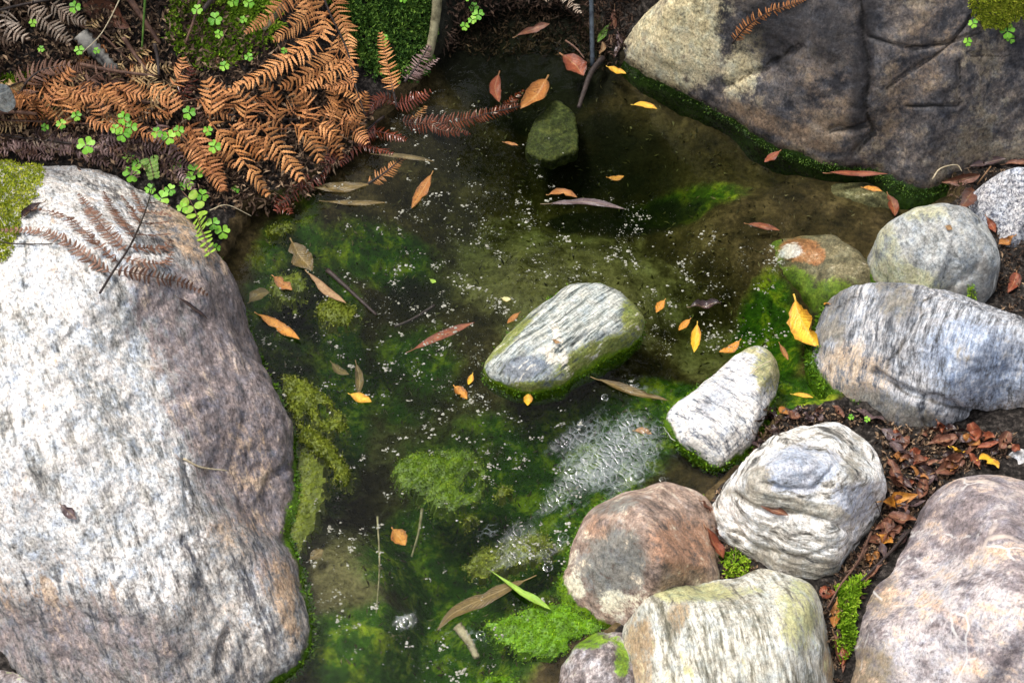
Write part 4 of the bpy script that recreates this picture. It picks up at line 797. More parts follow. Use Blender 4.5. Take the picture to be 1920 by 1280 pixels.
for k in range(26):
    x0, y0 = rr.uniform(-10, 300), rr.uniform(150, 250); an = rr.uniform(-.9, .9) + rr.choice((0, 3.14)); l = rr.uniform(28, 48)
    lf.append(([(x0, y0), (x0 + l * math.cos(an), y0 + l * .6 * math.sin(an) + 4), (x0 + 2 * l * math.cos(an), y0 + l * 1.2 * math.sin(an))], rr.uniform(16, 23), rr.choice(('rust', 'brown', 'orange', 'tan', 'rust'))))
frond('tangled brown frond remains filling the left half of the bank under the long frond', [(-10, 205), (90, 200), (190, 205), (300, 200)], lf, 'brown', lift=.014, seed=24, stem='brown', stem_lift=.008)
lf = []
for k in range(16):
    x0, y0 = rr.uniform(-10, 230), rr.uniform(262, 296); an = rr.uniform(-.2, .6); l = rr.uniform(24, 40)
    lf.append(([(x0, y0), (x0 + l * math.cos(an), y0 + l * .5 * math.sin(an)), (x0 + 2 * l * math.cos(an), y0 + l * math.sin(an))], rr.uniform(13, 18), rr.choice(('purple', 'purple', 'brown', 'grey'))))
frond('dull purple brown frond remains along the top rim of the huge pale boulder', [(-10, 280), (90, 286), (180, 292), (240, 300)], lf, 'purple', lift=.012, seed=25, stem_lift=.006)
frond('orange frond tips at the far left edge under the brown curled frond', [(-20, 190), (20, 185), (50, 172)], [([(-15, 195), (20, 188), (52, 175)], 16, 'tan'), ([(-15, 215), (15, 210), (45, 214)], 16, 'orange')], 'tan', lift=.02, seed=17)
frond('rust frond scrap in the litter below the swirled white rock', [(1640, 945), (1655, 980), (1668, 1000)], [([(1610, 1055), (1618, 1035), (1628, 1015)], 10, 'brown')], 'brown', lift=.006, rw=.0007, seed=18)

# ------------------------------------------------------------------ clover, trailing plant
def clover_proto():
    root = empty('clover_sprig', (0, 0, 0)); mts = N('clover_leaf', .5, .3); c = mts.obj(); oi = mts.n('ShaderNodeObjectInfo').outputs['Random']; uv = mts.sepc(mts.attr('luv'))
    col = mts.ramp(mts.math('ADD', mts.math('MULTIPLY', oi, .7), mts.math('MULTIPLY', mts.noise(c, 200, 3), .3)), [(.1, (.07, .24, .015)), (.5, (.16, .40, .025)), (.9, (.28, .50, .05))])
    col = mts.mix(mts.math('MULTIPLY', mts.step(mts.math('ABSOLUTE', mts.math('SUBTRACT', uv[1], .5)), .06, .01), .4), col, (.35, .55, .15)); mts.color(col)
    for k in range(3):
        a0 = k * 2 * math.pi / 3; V, F, A = [(0, 0, 0)], [], [(0, .5, 0)]
        m = 9
        for ring, rr in enumerate((.5, 1.)):
            for i in range(m):
                t = i / (m - 1) * 2 - 1; an = t * .98; r = .0105 * rr * (1 - .26 * math.exp(-(t / .22) ** 2) * (1 if rr == 1 else .3)) * (1 - .25 * abs(t) ** 4)
                V.append((r * math.cos(an) * 1.0, r * math.sin(an) * .95, rr * .0014 + .0016 * abs(t) * rr - .002 * rr * rr)); A.append((rr, t * .5 + .5, 0))
        for i in range(m - 1): F.append((0, 1 + i, 2 + i)); F.append((1 + i, 1 + m + i, 2 + m + i, 2 + i))
        V = np.array(V); V[:, 0] += .0008; o = mesh('leaflet', V, F, mts.m, root, attrs={'luv': np.array(A)}); o.rotation_euler = (0, 0, a0)
    v, f = tube(np.array([(0, 0, 0), (.001, .001, -.008), (.003, .003, -.02), (.004, .007, -.032)]), [.0006] * 4, 5); mesh('stem', v, f, SM['green'], root)
    return root
CL = [(142, 10, 1.0, 'at the top edge beside the grey fern'), (185, 12, 1.2, 'on the big tan leaf at the top edge'), (155, 41, 1.1, 'just below the grey fern tips'), (78, 70, .7, 'alone among the grey fern leaflets'), (163, 120, .9, 'beside the black and grey log'),
      (93, 118, .6, 'on the brown leaf below the grey fern'), (195, 121, .6, 'on the black and grey log itself'), (380, 45, 1.0, 'beside the dark diagonal twig in the moss'), (413, 62, 1.3, 'in the middle of the bright bank moss'), (446, 30, 1.0, 'left of two at the top of the moss'), (475, 32, 1.0, 'right of two at the top of the moss'), (492, 16, .9, 'nearest the top edge above the moss'),
      (420, 90, .8, 'low in the bank moss'), (430, 149, .9, 'where the moss meets the orange frond'), (465, 63, .7, 'at the right edge of the bank moss'), (475, 132, .8, 'peeping through the bright orange frond'), (540, 120, .6, 'under the bright orange frond'),
      (245, 245, 1.2, 'topmost of the cluster over the long frond stem'), (258, 262, 1.2, 'right of the cluster over the long frond stem'), (230, 265, .9, 'left of the cluster over the long frond stem'), (243, 275, 1.3, 'at the foot of the cluster over the long frond stem'), (158, 241, .9, 'on the long frond stem further left'), (130, 256, .9, 'at the left on the purple fern'),
      (100, 262, .7, 'leftmost on the purple grey fern'), (176, 295, 1.6, 'big one on the pale boulder rim'), (306, 272, 1.0, 'left of the trio in the middle of the ferns'), (328, 280, 1.3, 'lowest of the trio in the middle of the ferns'), (346, 268, 1.0, 'right of the trio in the middle of the ferns'), (365, 235, 1.2, 'behind the orange leaflets near the stem'),
      (245, 300, 1.2, 'above the rim of the pale boulder'), (262, 312, 1.1, 'on the rim of the pale boulder'), (250, 332, 1.5, 'hanging on the front of the pale boulder rim'), (285, 360, 1.0, 'left over the boulder shoulder'), (306, 378, 1.5, 'largest over the boulder shoulder'), (322, 362, 1.1, 'right over the boulder shoulder'), (332, 315, 1.2, 'upper one in the purple fern by the boulder'),
      (352, 350, 1.3, 'above the trailing plant'), (368, 328, 1.5, 'big pale one above the trailing plant'), (382, 372, 1.1, 'right of the trailing plant top'), (345, 395, 1.0, 'left of the trailing plant'), (402, 425, 1.2, 'upper one hanging at the water edge'), (420, 440, 1.3, 'lower one hanging at the water edge'), (408, 470, .8, 'lowest one at the water edge below the hanging pair'),
      (400, 268, .9, 'in the shade under the orange leaflets'), (412, 297, 1.2, 'dark one under the orange leaflets'), (445, 360, .8, 'in the dark by the last orange leaflets'),
      (878, 3, 1.1, 'at the top edge over the dark hollow'), (889, 24, 1.0, 'second from the top over the dark hollow'), (897, 38, 1.2, 'in the middle over the dark hollow'), (886, 48, .9, 'lower left over the dark hollow'), (872, 60, .9, 'lowest over the dark hollow'), (757, 10, .8, 'on the dark liverwort near the top edge'), (722, 82, .8, 'on the dark liverwort above the rust frond'), (722, 92, .7, 'just below another on the liverwort above the rust frond'),
      (1820, 52, .8, 'left of the right corner moss on the dark boulder'), (1810, 86, .8, 'small one in the crack of the dark boulder'), (1884, 66, 1.3, 'under the right corner moss on the dark boulder'), (1890, 80, .9, 'lowest under the right corner moss'), (1590, 788, .5, 'tiny one in the litter under the long boulder'), (1620, 792, .5, 'tiny right hand one in the litter under the long boulder')]
c0 = None
for i, (a, b, s, wh) in enumerate(CL):
    q, nn = hit(a, b); nn = unit(nn * .3 + np.array([random.uniform(-.3, .3), -.45 + random.uniform(-.2, .2), .8]))
    if c0 is None: c0 = clover_proto(); r = c0
    else:
        r = c0.copy(); COL.objects.link(r)
        for ch in c0.children:
            d = ch.copy(); COL.objects.link(d); d.parent = r
    lift = .016 if not (1780 < a or 540 > a > 240 and b > 290) else .010
    if a < 700 and b < 300: lift = .036
    r.location = q + np.array([0, -.3 * lift, lift]); r.scale = (s * .76,) * 3
    r.rotation_euler = (Vector(nn).to_track_quat('Z', 'Y').to_matrix() @ Matrix.Rotation(random.uniform(0, 6), 3, 'Z')).to_euler()
    tag(r, ('bright green clover sprig ' + wh), 'clover', 'clover sprigs')
def trailing(label, pts, mat, n, w, lift):
    p, nn = path3(pts, lift, None, False); p = resample(p, n); root = empty('trailing_plant', p[0]); tag(root, label, 'plant')
    v, f = tube(p, [.0006] * n, 5); mesh('stem', v, f, SM['brown'], root)
    for i in range(1, n):
        t = unit(p[min(i + 1, n - 1)] - p[i - 1]); nn = unit(np.array([random.uniform(-.3, .3), -.55, .8])); s = unit(np.cross(nn, t))
        for sg in (-1, 1):
            r = w * mscale(p[i]) * (1.1 - .5 * i / n); c = p[i] + sg * s * r * .95; V = [c]; A = [(0, .5, .5)]; m = 9
            for k in range(m): an = 2 * math.pi * k / m; V.append(c + s * r * .9 * math.cos(an) + t * r * .75 * math.sin(an) + nn * .15 * r * math.cos(2 * an)); A.append((.5, .5 + .5 * math.sin(an), random.random()))
            mesh('leaflet', V, [(0, 1 + k, 1 + (k + 1) % m) for k in range(m)], LM[mat], root, attrs={'luv': np.array(A)})
    for ch in root.children: ch.matrix_parent_inverse = Matrix.Translation(-Vector(p[0]))
trailing('trailing plant with a string of round pale green leaflets hanging over the pale boulder edge', [(345, 372), (362, 392), (374, 420), (384, 450), (398, 488)], 'lime', 15, 11, .016)
trailing('short blue green trailing sprig among the clover by the boulder', [(284, 312), (290, 330), (294, 350)], 'green', 7, 9, .02)

# ------------------------------------------------------------------ leaves on the water
FL = [('orange pointed leaf floating near the hanging orange fern', [(808, 330), (792, 358), (772, 393)], 24, 'orangebrown'), ('broad olive brown leaf floating near the left boulder, its tip down', [(548, 455), (562, 480), (586, 508)], 44, 'olive'),
      ('tan lance shaped leaf touching the tip of the broad olive leaf', [(580, 515), (612, 545), (650, 573)], 19, 'tan'), ('bright orange brown lance leaf floating close to the left boulder', [(487, 592), (525, 614), (563, 641)], 24, 'orange'),
      ('small mottled orange leaf on the algae film left of the tan leaf', [(514, 520), (530, 532), (548, 545)], 25, 'orangebrown'), ('yellow leaf with grey spots in the left half of the pool', [(657, 740), (676, 747), (697, 754)], 22, 'yellow'),
      ('tiny yellow leaf standing above the folded orange one', [(886, 702), (882, 713), (878, 723)], 12, 'yellow'), ('folded orange yellow leaf left of the central rock', [(853, 726), (864, 737), (876, 750)], 24, 'orange'),
      ('oval yellow leaf just below the central rock', [(992, 739), (990, 750), (989, 762)], 20, 'yellow'), ('olive brown lance leaf between the central rock and the white block', [(1122, 713), (1185, 735), (1252, 754)], 22, 'olive'),
      ('small orange leaf right of the central rock top', [(1246, 564), (1238, 574), (1230, 587)], 17, 'orange'), ('small orange leaf above the yellow strip', [(1293, 600), (1283, 610), (1272, 621)], 15, 'orange'),
      ('yellow strip of leaf floating right of the central rock', [(1307, 610), (1304, 636), (1301, 663)], 22, 'yellow'), ('curved orange leaf floating above the white block', [(1386, 640), (1370, 655), (1348, 660)], 18, 'orange'),
      ('narrow yellow leaf in the green corner by the long boulder', [(1486, 740), (1504, 742), (1525, 746)], 12, 'yellow'), ('tiny pale yellow petal on the water left of the central rock', [(941, 560), (949, 562), (958, 562)], 12, 'pale'),
      ('small reddish toothed leaf against the left edge of the central rock', [(973, 588), (962, 597), (951, 608)], 13, 'orangebrown'), ('large veined orange brown leaf at the shaded top of the pool', [(1024, 150), (1005, 180), (976, 206)], 44, 'orangebrown'),
      ('yellow leaf floating below the cream end of the dark boulder', [(1188, 198), (1208, 198), (1232, 206)], 17, 'yellow'), ('yellow leaf in the dark corner left of the dark boulder', [(1140, 127), (1156, 134), (1174, 140)], 17, 'yellow'),
      ('small orange red leaf floating near the algae belt of the dark boulder', [(1461, 285), (1448, 294), (1433, 305)], 17, 'redbrown'), ('long reddish brown leaf under the algae belt of the dark boulder', [(1555, 326), (1610, 326), (1662, 332)], 15, 'redbrown'),
      ('small orange leaf between the long reddish leaf and the round rock', [(1618, 353), (1636, 355), (1654, 360)], 14, 'orange'), ('mottled yellow brown leaf at the end of the wet grey leaf', [(1030, 366), (1055, 362), (1082, 374)], 20, 'orangebrown'),
      ('tan translucent leaf among the bubbles', [(1190, 808), (1205, 808), (1222, 814)], 16, 'tan'), ('tiny bright green leaf floating in the middle of the pool', [(807, 525), (812, 528), (818, 530)], 10, 'lime'),
      ('brown and olive lance leaf floating at the bottom of the pool', [(985, 1088), (910, 1120), (850, 1150), (820, 1181)], 32, 'olive'), ('small orange fragment left of the top slab', [(945, 268), (958, 270), (972, 274)], 9, 'orangebrown'),
      ('tiny orange fragment on the sunken rock by the yellow leaf', [(1546, 570), (1552, 572), (1558, 574)], 9, 'orange')]
for i, (lb, pts, w, mt) in enumerate(FL): leaf(lb, pts, w * .9, mt, lift=.0012, curl=random.uniform(-.5, .7), fold=.12, wave=.10, bend=random.uniform(-.05, .22), water=True, seed=i, amax=.48)
SL = [('dim brown leaf sunk beside the left boulder', [(468, 566), (485, 552), (506, 548)], 28, 'olive', -.014), ('reddish brown lance leaf sunk left of the central rock', [(775, 655), (830, 628), (890, 604)], 19, 'redbrown', -.008), ('orange leaf sunk in the lower left of the pool', [(737, 992), (748, 1006), (760, 1022)], 30, 'orange', -.012),
      ('olive brown leaf half sunk beside the wet red ferns', [(590, 352), (640, 352), (692, 346)], 26, 'olive', .0005), ('thin brown leaf floating below the wet red ferns', [(612, 378), (665, 381), (727, 380)], 13, 'olive', .0005), ('thin olive leaf sunk above the orange pointed leaf', [(708, 290), (760, 294), (815, 303)], 12, 'olive', -.004),
      ('wet grey leaf lying long below the top slab', [(1030, 382), (1100, 378), (1172, 392)], 17, 'mauve', .0005), ('maroon round leaf under the dark rod', [(1055, 104), (1075, 118), (1094, 142)], 40, 'redbrown', .002), ('dark maroon leaf sunk left of the large orange brown one', [(935, 140), (928, 165), (936, 192)], 22, 'redbrown', -.006),
      ('thin brown leaf sunk above the yellow leaf in the left half', [(668, 682), (674, 710), (672, 742)], 16, 'olive', -.012), ('brown leaf sunk left of the orange topped sunken rock', [(1402, 420), (1430, 424), (1462, 432)], 14, 'redbrown', -.01), ('small orange leaf sunk in the dark green water', [(1140, 333), (1155, 335), (1170, 330)], 13, 'orange', -.02),
      ('dark red leaf sunk below the small orange leaf at the round rock', [(1665, 365), (1675, 385), (1678, 405)], 20, 'redbrown', -.012), ('pale olive leaf sunk at the right end of the left boulder algae', [(582, 1048), (592, 1040), (606, 1030)], 22, 'olive', -.010), ('small brown chip on the orange topped sunken rock', [(1560, 500), (1568, 506), (1580, 508)], 9, 'brown', .006),
      ('pale olive leaf sunk in the dark below the loop of algae', [(622, 680), (636, 695), (655, 702)], 16, 'olive', -.02), ('green leaf tip sunk between the white block and the long boulder', [(1462, 645), (1470, 660), (1478, 675)], 10, 'orangebrown', -.004)]
for i, (lb, pts, w, mt, z) in enumerate(SL): leaf(lb, pts, w, mt, z=z, lift=0, curl=.2, fold=.08, wave=.05, seed=60 + i, amax=.5)
leaf('large yellow speckled leaf leaning against the long banded boulder', [(1489, 573), (1500, 612), (1534, 655)], 50, 'yellow', lift=[.012, .012, .006], curl=.6, fold=.2, roll=.3, amax=.55, tooth=.05)
leaf('dark crumpled leaf clump floating above the yellow strip', [(1294, 578), (1325, 574), (1352, 572)], 22, 'dark', lift=.003, curl=.8, wave=.5); leaf('green grass blade floating across the bubbly algae raft', [(912, 1068), (970, 1108), (1032, 1146)], 15, 'lime', lift=.006, curl=.3, amax=.7, name='green_blade', cat='grass', stalk=0)
# ------------------------------------------------------------------ leaves on the rocks and in the litter
RL = [('curled brown leaf on top of the swirled white rock', [(1424, 950), (1448, 958), (1478, 970)], 20, 'brown', 1.3), ('small reddish leaf scrap on the huge pale boulder', [(117, 950), (130, 962), (147, 977)], 20, 'mauve', .6), ('black bark like leaf by the moss on the huge pale boulder', [(82, 384), (64, 394), (42, 412)], 20, 'dark', .7), ('tiny yellow leaf scrap on the round grey green rock', [(1772, 428), (1777, 430), (1784, 434)], 10, 'tan', .4),
      ('tiny tan scrap on the central rock', [(1036, 640), (1042, 644), (1050, 648)], 8, 'tan', .4), ('dark thin bark strip on the huge pale boulder below the brown fern', [(335, 562), (362, 580), (392, 603)], 9, 'dark', .8),
      ('curled brown leaf between the dark boulder and the granite rock', [(1768, 345), (1795, 342), (1832, 330)], 22, 'brown', .9), ('torn brown leaf leaning on the granite rock', [(1838, 340), (1822, 362), (1806, 388)], 30, 'brown', .4), ('mauve curled leaf along the top of the granite rock', [(1815, 318), (1850, 308), (1885, 305)], 18, 'mauve', .9), ('brown curled leaf at the right edge above the granite rock', [(1880, 312), (1905, 308), (1935, 312)], 14, 'brown', .9),
      ('orange leaf on the dark soil right of the round rock', [(1901, 446), (1888, 456), (1872, 464)], 20, 'orangebrown', .5), ('reddish leaf on the dark soil right of the round rock', [(1904, 515), (1900, 532), (1888, 552)], 22, 'redbrown', .4), ('small red leaf squeezed between the round and granite rocks', [(1848, 410), (1858, 425), (1866, 440)], 14, 'redbrown', .5),
      ('spotted orange leaf lying across the litter beside the swirled rock', [(1648, 945), (1680, 940), (1716, 930)], 26, 'orange', .3), ('brown leaf below the spotted orange leaf', [(1662, 972), (1690, 978), (1718, 982)], 26, 'brown', .4), ('yellow leaf in the litter above the purple boulder', [(1778, 844), (1790, 850), (1803, 858)], 20, 'yellow', .5), ('yellow leaf at the tip of the purple boulder, the right one of two', [(1832, 868), (1850, 868), (1868, 886)], 26, 'yellow', .4),
      ('long brown curled leaf at the top of the litter below the long boulder', [(1738, 838), (1760, 832), (1785, 828)], 20, 'brown', 1.1), ('brown curled leaf standing beside the upper yellow leaf', [(1808, 862), (1822, 845), (1832, 828)], 16, 'brown', 1.0), ('brown leaf at the right end of the litter', [(1830, 845), (1850, 840), (1872, 836)], 14, 'redbrown', .9), ('mauve leaf in the upper left of the litter', [(1662, 838), (1685, 850), (1708, 868)], 30, 'mauve', .4), ('mauve leaf lying under the long boulder', [(1650, 810), (1672, 822), (1695, 836)], 24, 'mauve', .3),
      ('brown leaf standing along the swirled rock edge', [(1664, 868), (1676, 892), (1690, 918)], 22, 'brown', .8), ('big brown leaf in the middle of the litter', [(1748, 892), (1775, 880), (1795, 855)], 32, 'brown', .6), ('dull brown leaf beside the purple boulder tip', [(1712, 902), (1735, 905), (1752, 898)], 26, 'mauve', .3), ('brown rolled leaf across the litter centre', [(1712, 878), (1735, 876), (1760, 872)], 16, 'brown', 1.2), ('dark red leaf at the right edge under the long boulder', [(1895, 838), (1902, 845), (1912, 850)], 16, 'redbrown', .4),
      ('small mauve leaf in the litter under the long boulder', [(1795, 832), (1812, 826), (1828, 822)], 20, 'mauve', .4), ('mauve leaf below the brown one beside the purple boulder', [(1680, 958), (1692, 965), (1700, 962)], 26, 'mauve', .3), ('brown curled leaf lower in the crevice', [(1652, 985), (1660, 1000), (1672, 1018)], 24, 'brown', .6), ('orange curled leaf deep in the crevice beside the purple boulder', [(1645, 1008), (1658, 1018), (1672, 1026)], 22, 'orange', .7), ('grey leaf in the crevice below the orange curled leaf', [(1648, 1022), (1652, 1035), (1655, 1052)], 20, 'mauve', .3), ('dark brown leaf along the purple boulder flank', [(1700, 1000), (1690, 1018), (1672, 1040)], 18, 'dark', .6), ('brown star shaped leaf end in the crevice', [(1620, 1095), (1635, 1078), (1652, 1062)], 14, 'brown', .8),
      ('reddish leaf at the foot of the swirled rock', [(1540, 1105), (1552, 1115), (1566, 1112)], 22, 'redbrown', .5), ('orange brown curled leaf against the cream rock', [(1568, 1128), (1565, 1152), (1562, 1180)], 22, 'orangebrown', .8), ('brown leaf low between the cream rock and the purple boulder', [(1562, 1190), (1572, 1220), (1580, 1262)], 20, 'brown', .7), ('red brown leaf nearest the bottom edge in the crevice', [(1578, 1215), (1582, 1232), (1580, 1250)], 18, 'redbrown', .5),
      ('reddish curled leaf between the rusty and swirled rocks, the longer one', [(1322, 992), (1338, 1020), (1350, 1048)], 24, 'redbrown', .9), ('small reddish leaf above the longer curled one by the rusty rock', [(1312, 942), (1322, 952), (1330, 965)], 20, 'brown', .8), ('brown leaf tucked under the longer curled one', [(1335, 990), (1346, 1002), (1352, 1018)], 14, 'brown', .6),
      ('black wet leaf right of the white block, the top one', [(1432, 772), (1445, 782), (1452, 800)], 28, 'dark', .6), ('black wet leaf below the top one by the white block', [(1428, 800), (1442, 808), (1460, 806)], 22, 'dark', .5), ('mauve wet leaf squeezed between the white block and the swirled rock', [(1412, 815), (1418, 830), (1422, 845)], 20, 'mauve', .5), ('brown wet leaf in the corner of the pool above the swirled rock', [(1478, 775), (1488, 785), (1500, 788)], 22, 'brown', .5), ('small orange leaf among the black wet leaves', [(1462, 768), (1470, 775), (1480, 782)], 14, 'orangebrown', .5), ('pale wet leaf above the swirled rock', [(1525, 778), (1535, 785), (1545, 788)], 18, 'mauve', .4), ('brown leaf standing at the pool corner under the long boulder', [(1562, 765), (1572, 775), (1578, 788)], 16, 'brown', .6), ('dark grey leaf under the long boulder foot', [(1602, 775), (1630, 785), (1655, 800)], 26, 'mauve', .3),
      ('big tan brown leaf at the top edge above the crumbling frond', [(158, 12), (200, 25), (248, 52)], 44, 'brown', .4), ('brown leaf under the grey fern', [(105, 128), (135, 122), (172, 112)], 18, 'orangebrown', .5), ('dark glossy leaf in the moss above the orange leaflets', [(385, 78), (400, 105), (416, 130)], 16, 'brown', .8), ('mauve leaf under the crumbling frond', [(180, 160), (195, 175), (205, 185)], 14, 'mauve', .4),
      ('green narrow leaf right of the dark rod', [(1142, 50), (1132, 65), (1120, 84)], 13, 'green', .4), ('brown strip leaf hanging right of the dark rod', [(1152, 20), (1150, 50), (1144, 88)], 14, 'brown', .7), ('grey leaf at the cream end of the dark boulder', [(1160, 62), (1162, 85), (1158, 112)], 16, 'mauve', .4), ('curled tan leaf left of the dark boulder', [(1125, 108), (1132, 95), (1132, 85)], 12, 'tan', .7), ('brown leaf floating in the dark hollow below the tan frond', [(968, 72), (995, 60), (1030, 50)], 16, 'brown', .4)]
for i, (lb, pts, w, mt, cu) in enumerate(RL): leaf(lb, pts, w, mt, lift=.004 + (.003 if 1600 < pts[0][0] < 1900 and pts[0][1] > 800 else 0), curl=cu, fold=.15, wave=.25, bend=random.uniform(-.2, .5), roll=random.uniform(-.45, .45), water=True, seed=200 + i, amax=random.uniform(.42, .58), group=None)

q, n = scatter([(1660, 810), (1760, 800), (1880, 830), (1850, 860), (1760, 890), (1700, 960), (1650, 1040), (1610, 1080), (1650, 980), (1670, 900)], 46, None, 4); pq = proj(q)
for i, (a, b) in enumerate(pq):
    an = random.uniform(0, 6.28); l = random.uniform(14, 28)
    leaf('crumpled dead leaf lying loose in the litter strip above and beside the purple boulder', [(a - l * math.cos(an), b - l * .7 * math.sin(an)), (a + 2, b + 1), (a + l * math.cos(an), b + l * .7 * math.sin(an))], random.uniform(15, 27), random.choice(['brown', 'orangebrown', 'brown', 'dark', 'mauve', 'redbrown']), lift=random.uniform(.002, .007), curl=random.uniform(.4, 1.4), roll=random.uniform(-.6, .6), bend=random.uniform(-.2, .6), wave=.4, seed=500 + i, group='leaf scraps in the litter', name='leaf_scrap', cat='leaf')
q, n = scatter([(1425, 760), (1480, 755), (1560, 765), (1540, 790), (1460, 805), (1420, 850), (1400, 860)], 14, None, 3); pq = proj(q)
for i, (a, b) in enumerate(pq):
    an = random.uniform(0, 6.28); l = random.uniform(8, 16)
    leaf('small wet dark leaf scrap in the damp corner above the swirled rock', [(a - l * math.cos(an), b - l * .7 * math.sin(an)), (a + 2, b + 1), (a + l * math.cos(an), b + l * .7 * math.sin(an))], random.uniform(10, 18), random.choice(['dark', 'dark', 'mauve', 'brown']), lift=random.uniform(.001, .004), curl=random.uniform(.4, 1.2), roll=random.uniform(-.5, .5), wave=.4, seed=600 + i, group='wet leaf scraps in the damp corner', name='leaf_scrap', cat='leaf')
# ------------------------------------------------------------------ sticks and stems
stick('mossy grey brown branch standing at the back of the pool', [(842, -10), (828, 40), (818, 78), (803, 112)], 22, 'bark', lift=[.16, .09, .04, .0], name='branch', cat='branch', taper=.7)
stick('thin dark metal like rod standing left of the dark boulder', [(1095, -10), (1103, 50), (1111, 124)], 9, 'black', lift=[.16, .09, .0], name='rod', cat='rod', taper=1., wob=0)
stick('black and grey rotten log on the bank', [(158, 84), (185, 115), (222, 152)], 30, 'char', lift=.02, name='rotten_log', cat='log', wob=.18)
stick('dark diagonal twig over the bright bank moss', [(450, -5), (415, 20), (395, 40), (388, 52)], 13, 'dark', lift=.03); stick('thin purple twig across the bank moss', [(392, -5), (375, 55), (355, 112)], 7, 'brown', lift=.03)
stick('dead straw stem across the bank', [(262, -5), (235, 60), (205, 115), (172, 148)], 3, 'straw', lift=.05, taper=.4); stick('broad pale straw blade at the top edge', [(250, -5), (236, 20), (225, 42)], 9, 'straw', lift=.06, taper=.2)
stick('tall green grass stem on the bank', [(304, -5), (290, 50), (268, 118)], 5, 'green', lift=[.08, .06, .01], name='tall_grass', cat='grass'); stick('brown fern stalk piece on the bank', [(240, 100), (260, 130), (285, 164)], 9, 'brown', lift=.03)
stick('brown flat stalk under the straw', [(240, 5), (270, 50), (305, 102)], 14, 'brown', lift=.02, taper=.5); stick('red brown stalk across the middle of the bank', [(160, 150), (220, 162), (300, 172)], 8, 'brown', lift=.03); stick('dark stalk under the green stem', [(298, 112), (304, 140), (306, 170)], 8, 'dark', lift=.03)
stick('grey wooden chip by the bright orange frond', [(538, 38), (520, 62), (500, 86)], 14, 'bark', lift=.03, taper=.5)
stick('grey stalk end lying at the far left above the purple fern', [(-10, 240), (35, 238), (80, 242)], 10, 'brown', lift=.03)
stick('black stick floating diagonally left of the pool centre', [(614, 508), (655, 545), (706, 592)], 10, 'dark', lift=.002, taper=.5); stick('dark twig sunk in the middle of the pool', [(815, 575), (775, 600), (740, 615)], 7, 'dark', z=-.012)
stick('tiny pale twig on the huge pale boulder', [(345, 862), (378, 878), (426, 884)], 4, 'straw', lift=.003); stick('thin dark stalk on the boulder moss at the left edge', [(-10, 455), (30, 462), (100, 462)], 3, 'dark', lift=.005)
stick('long thin brown twig in the crevice between the cream and purple stones', [(1630, 1005), (1605, 1060), (1572, 1105), (1548, 1148)], 5, 'brown', lift=.012); stick('second thin twig in the crevice beside the long one', [(1622, 1035), (1600, 1070), (1580, 1080)], 4, 'brown', lift=.010); stick('dark twig along the purple boulder flank', [(1702, 1000), (1665, 1042), (1612, 1095)], 6, 'dark', lift=.010)
stick('dark root hanging left of the dark boulder', [(1130, 112), (1108, 140), (1095, 175), (1085, 205)], 12, 'dark', lift=.004, name='root', cat='root'); stick('brown twig over the dark corner by the rod', [(1060, 85), (1080, 100), (1095, 118)], 4, 'brown', lift=.01)
stick('olive algae covered stick sunk at the bottom of the pool', [(858, 1175), (880, 1205), (895, 1235)], 20, 'bark', z=-.008, wob=.2); stick('thin pale stalk sunk straight up the lower left of the pool', [(708, 970), (712, 1060), (706, 1150)], 4, 'bark', z=-.022); stick('thin dull stalk hanging from the round algae mat', [(792, 955), (785, 1000), (772, 1045)], 6, 'bark', z=-.03)
stick('thin grass hair arching from the ferns over the water', [(398, 412), (430, 402), (475, 422)], 2, 'straw', lift=.02)
stick('thin straw loop on the litter at the granite rock', [(1745, 345), (1760, 325), (1790, 318), (1800, 330)], 3, 'straw', lift=.01); stick('thin tan stalk on the end of the white block', [(1405, 705), (1425, 690), (1445, 680)], 2, 'straw', lift=.006)

# ------------------------------------------------------------------ crumbs of litter, gravel, foam, bubbles, imitated sky glints
q, n = scatter([(-30, -30), (330, -30), (600, 130), (700, 220), (560, 380), (430, 400), (300, 330), (120, 300), (-30, 290)], 9000, [0], 20); V1 = blades(q + n * (rng.random((len(q), 1)) * .014), n, .012, .0022, 1.6)
q, n = scatter([(1640, 800), (1900, 810), (1900, 850), (1780, 900), (1690, 1000), (1600, 1150), (1570, 1280), (1540, 1120), (1650, 980), (1660, 880)], 2600, [0], 8); V2 = blades(q + n * .002, n, .008, .0017, 1.8)
q, n = scatter([(1400, 770), (1560, 760), (1700, 800), (1560, 800), (1450, 820), (1400, 870), (1340, 930), (1345, 1090), (1420, 1080)], 1300, [0], 8); V3 = blades(q + n * .002, n, .006, .0015, 1.8)
q, n = scatter([(1760, 320), (1920, 310), (1920, 600), (1870, 590), (1860, 420), (1780, 370)], 900, [0], 8); V4 = blades(q + n * .002, n, .008, .0011, 1.8)
q, n = scatter([(840, -20), (1200, -20), (1170, 110), (1100, 140), (1040, 100), (900, 110), (830, 90)], 2200, [0], 12); V5 = blades(q + n * .004, n, .014, .0016, 1.8); V5[2][:, 2] *= .35
vs, fs, as_, b = [], [], [], 0
for v, f, a in (V1, V2, V3, V4, V5): vs.append(v); fs.append(f + b); as_.append(a); b += len(v)
tag(mesh('leaf_litter', np.concatenate(vs), np.concatenate(fs), M_litter, attrs={'luv': np.concatenate(as_)}, smooth=False), kind='stuff')
M_foam_glint = moss_mat('foam_scum_and_glint', ((.18, .17, .13), (.31, .30, .24), (.46, .45, .40)), .6)
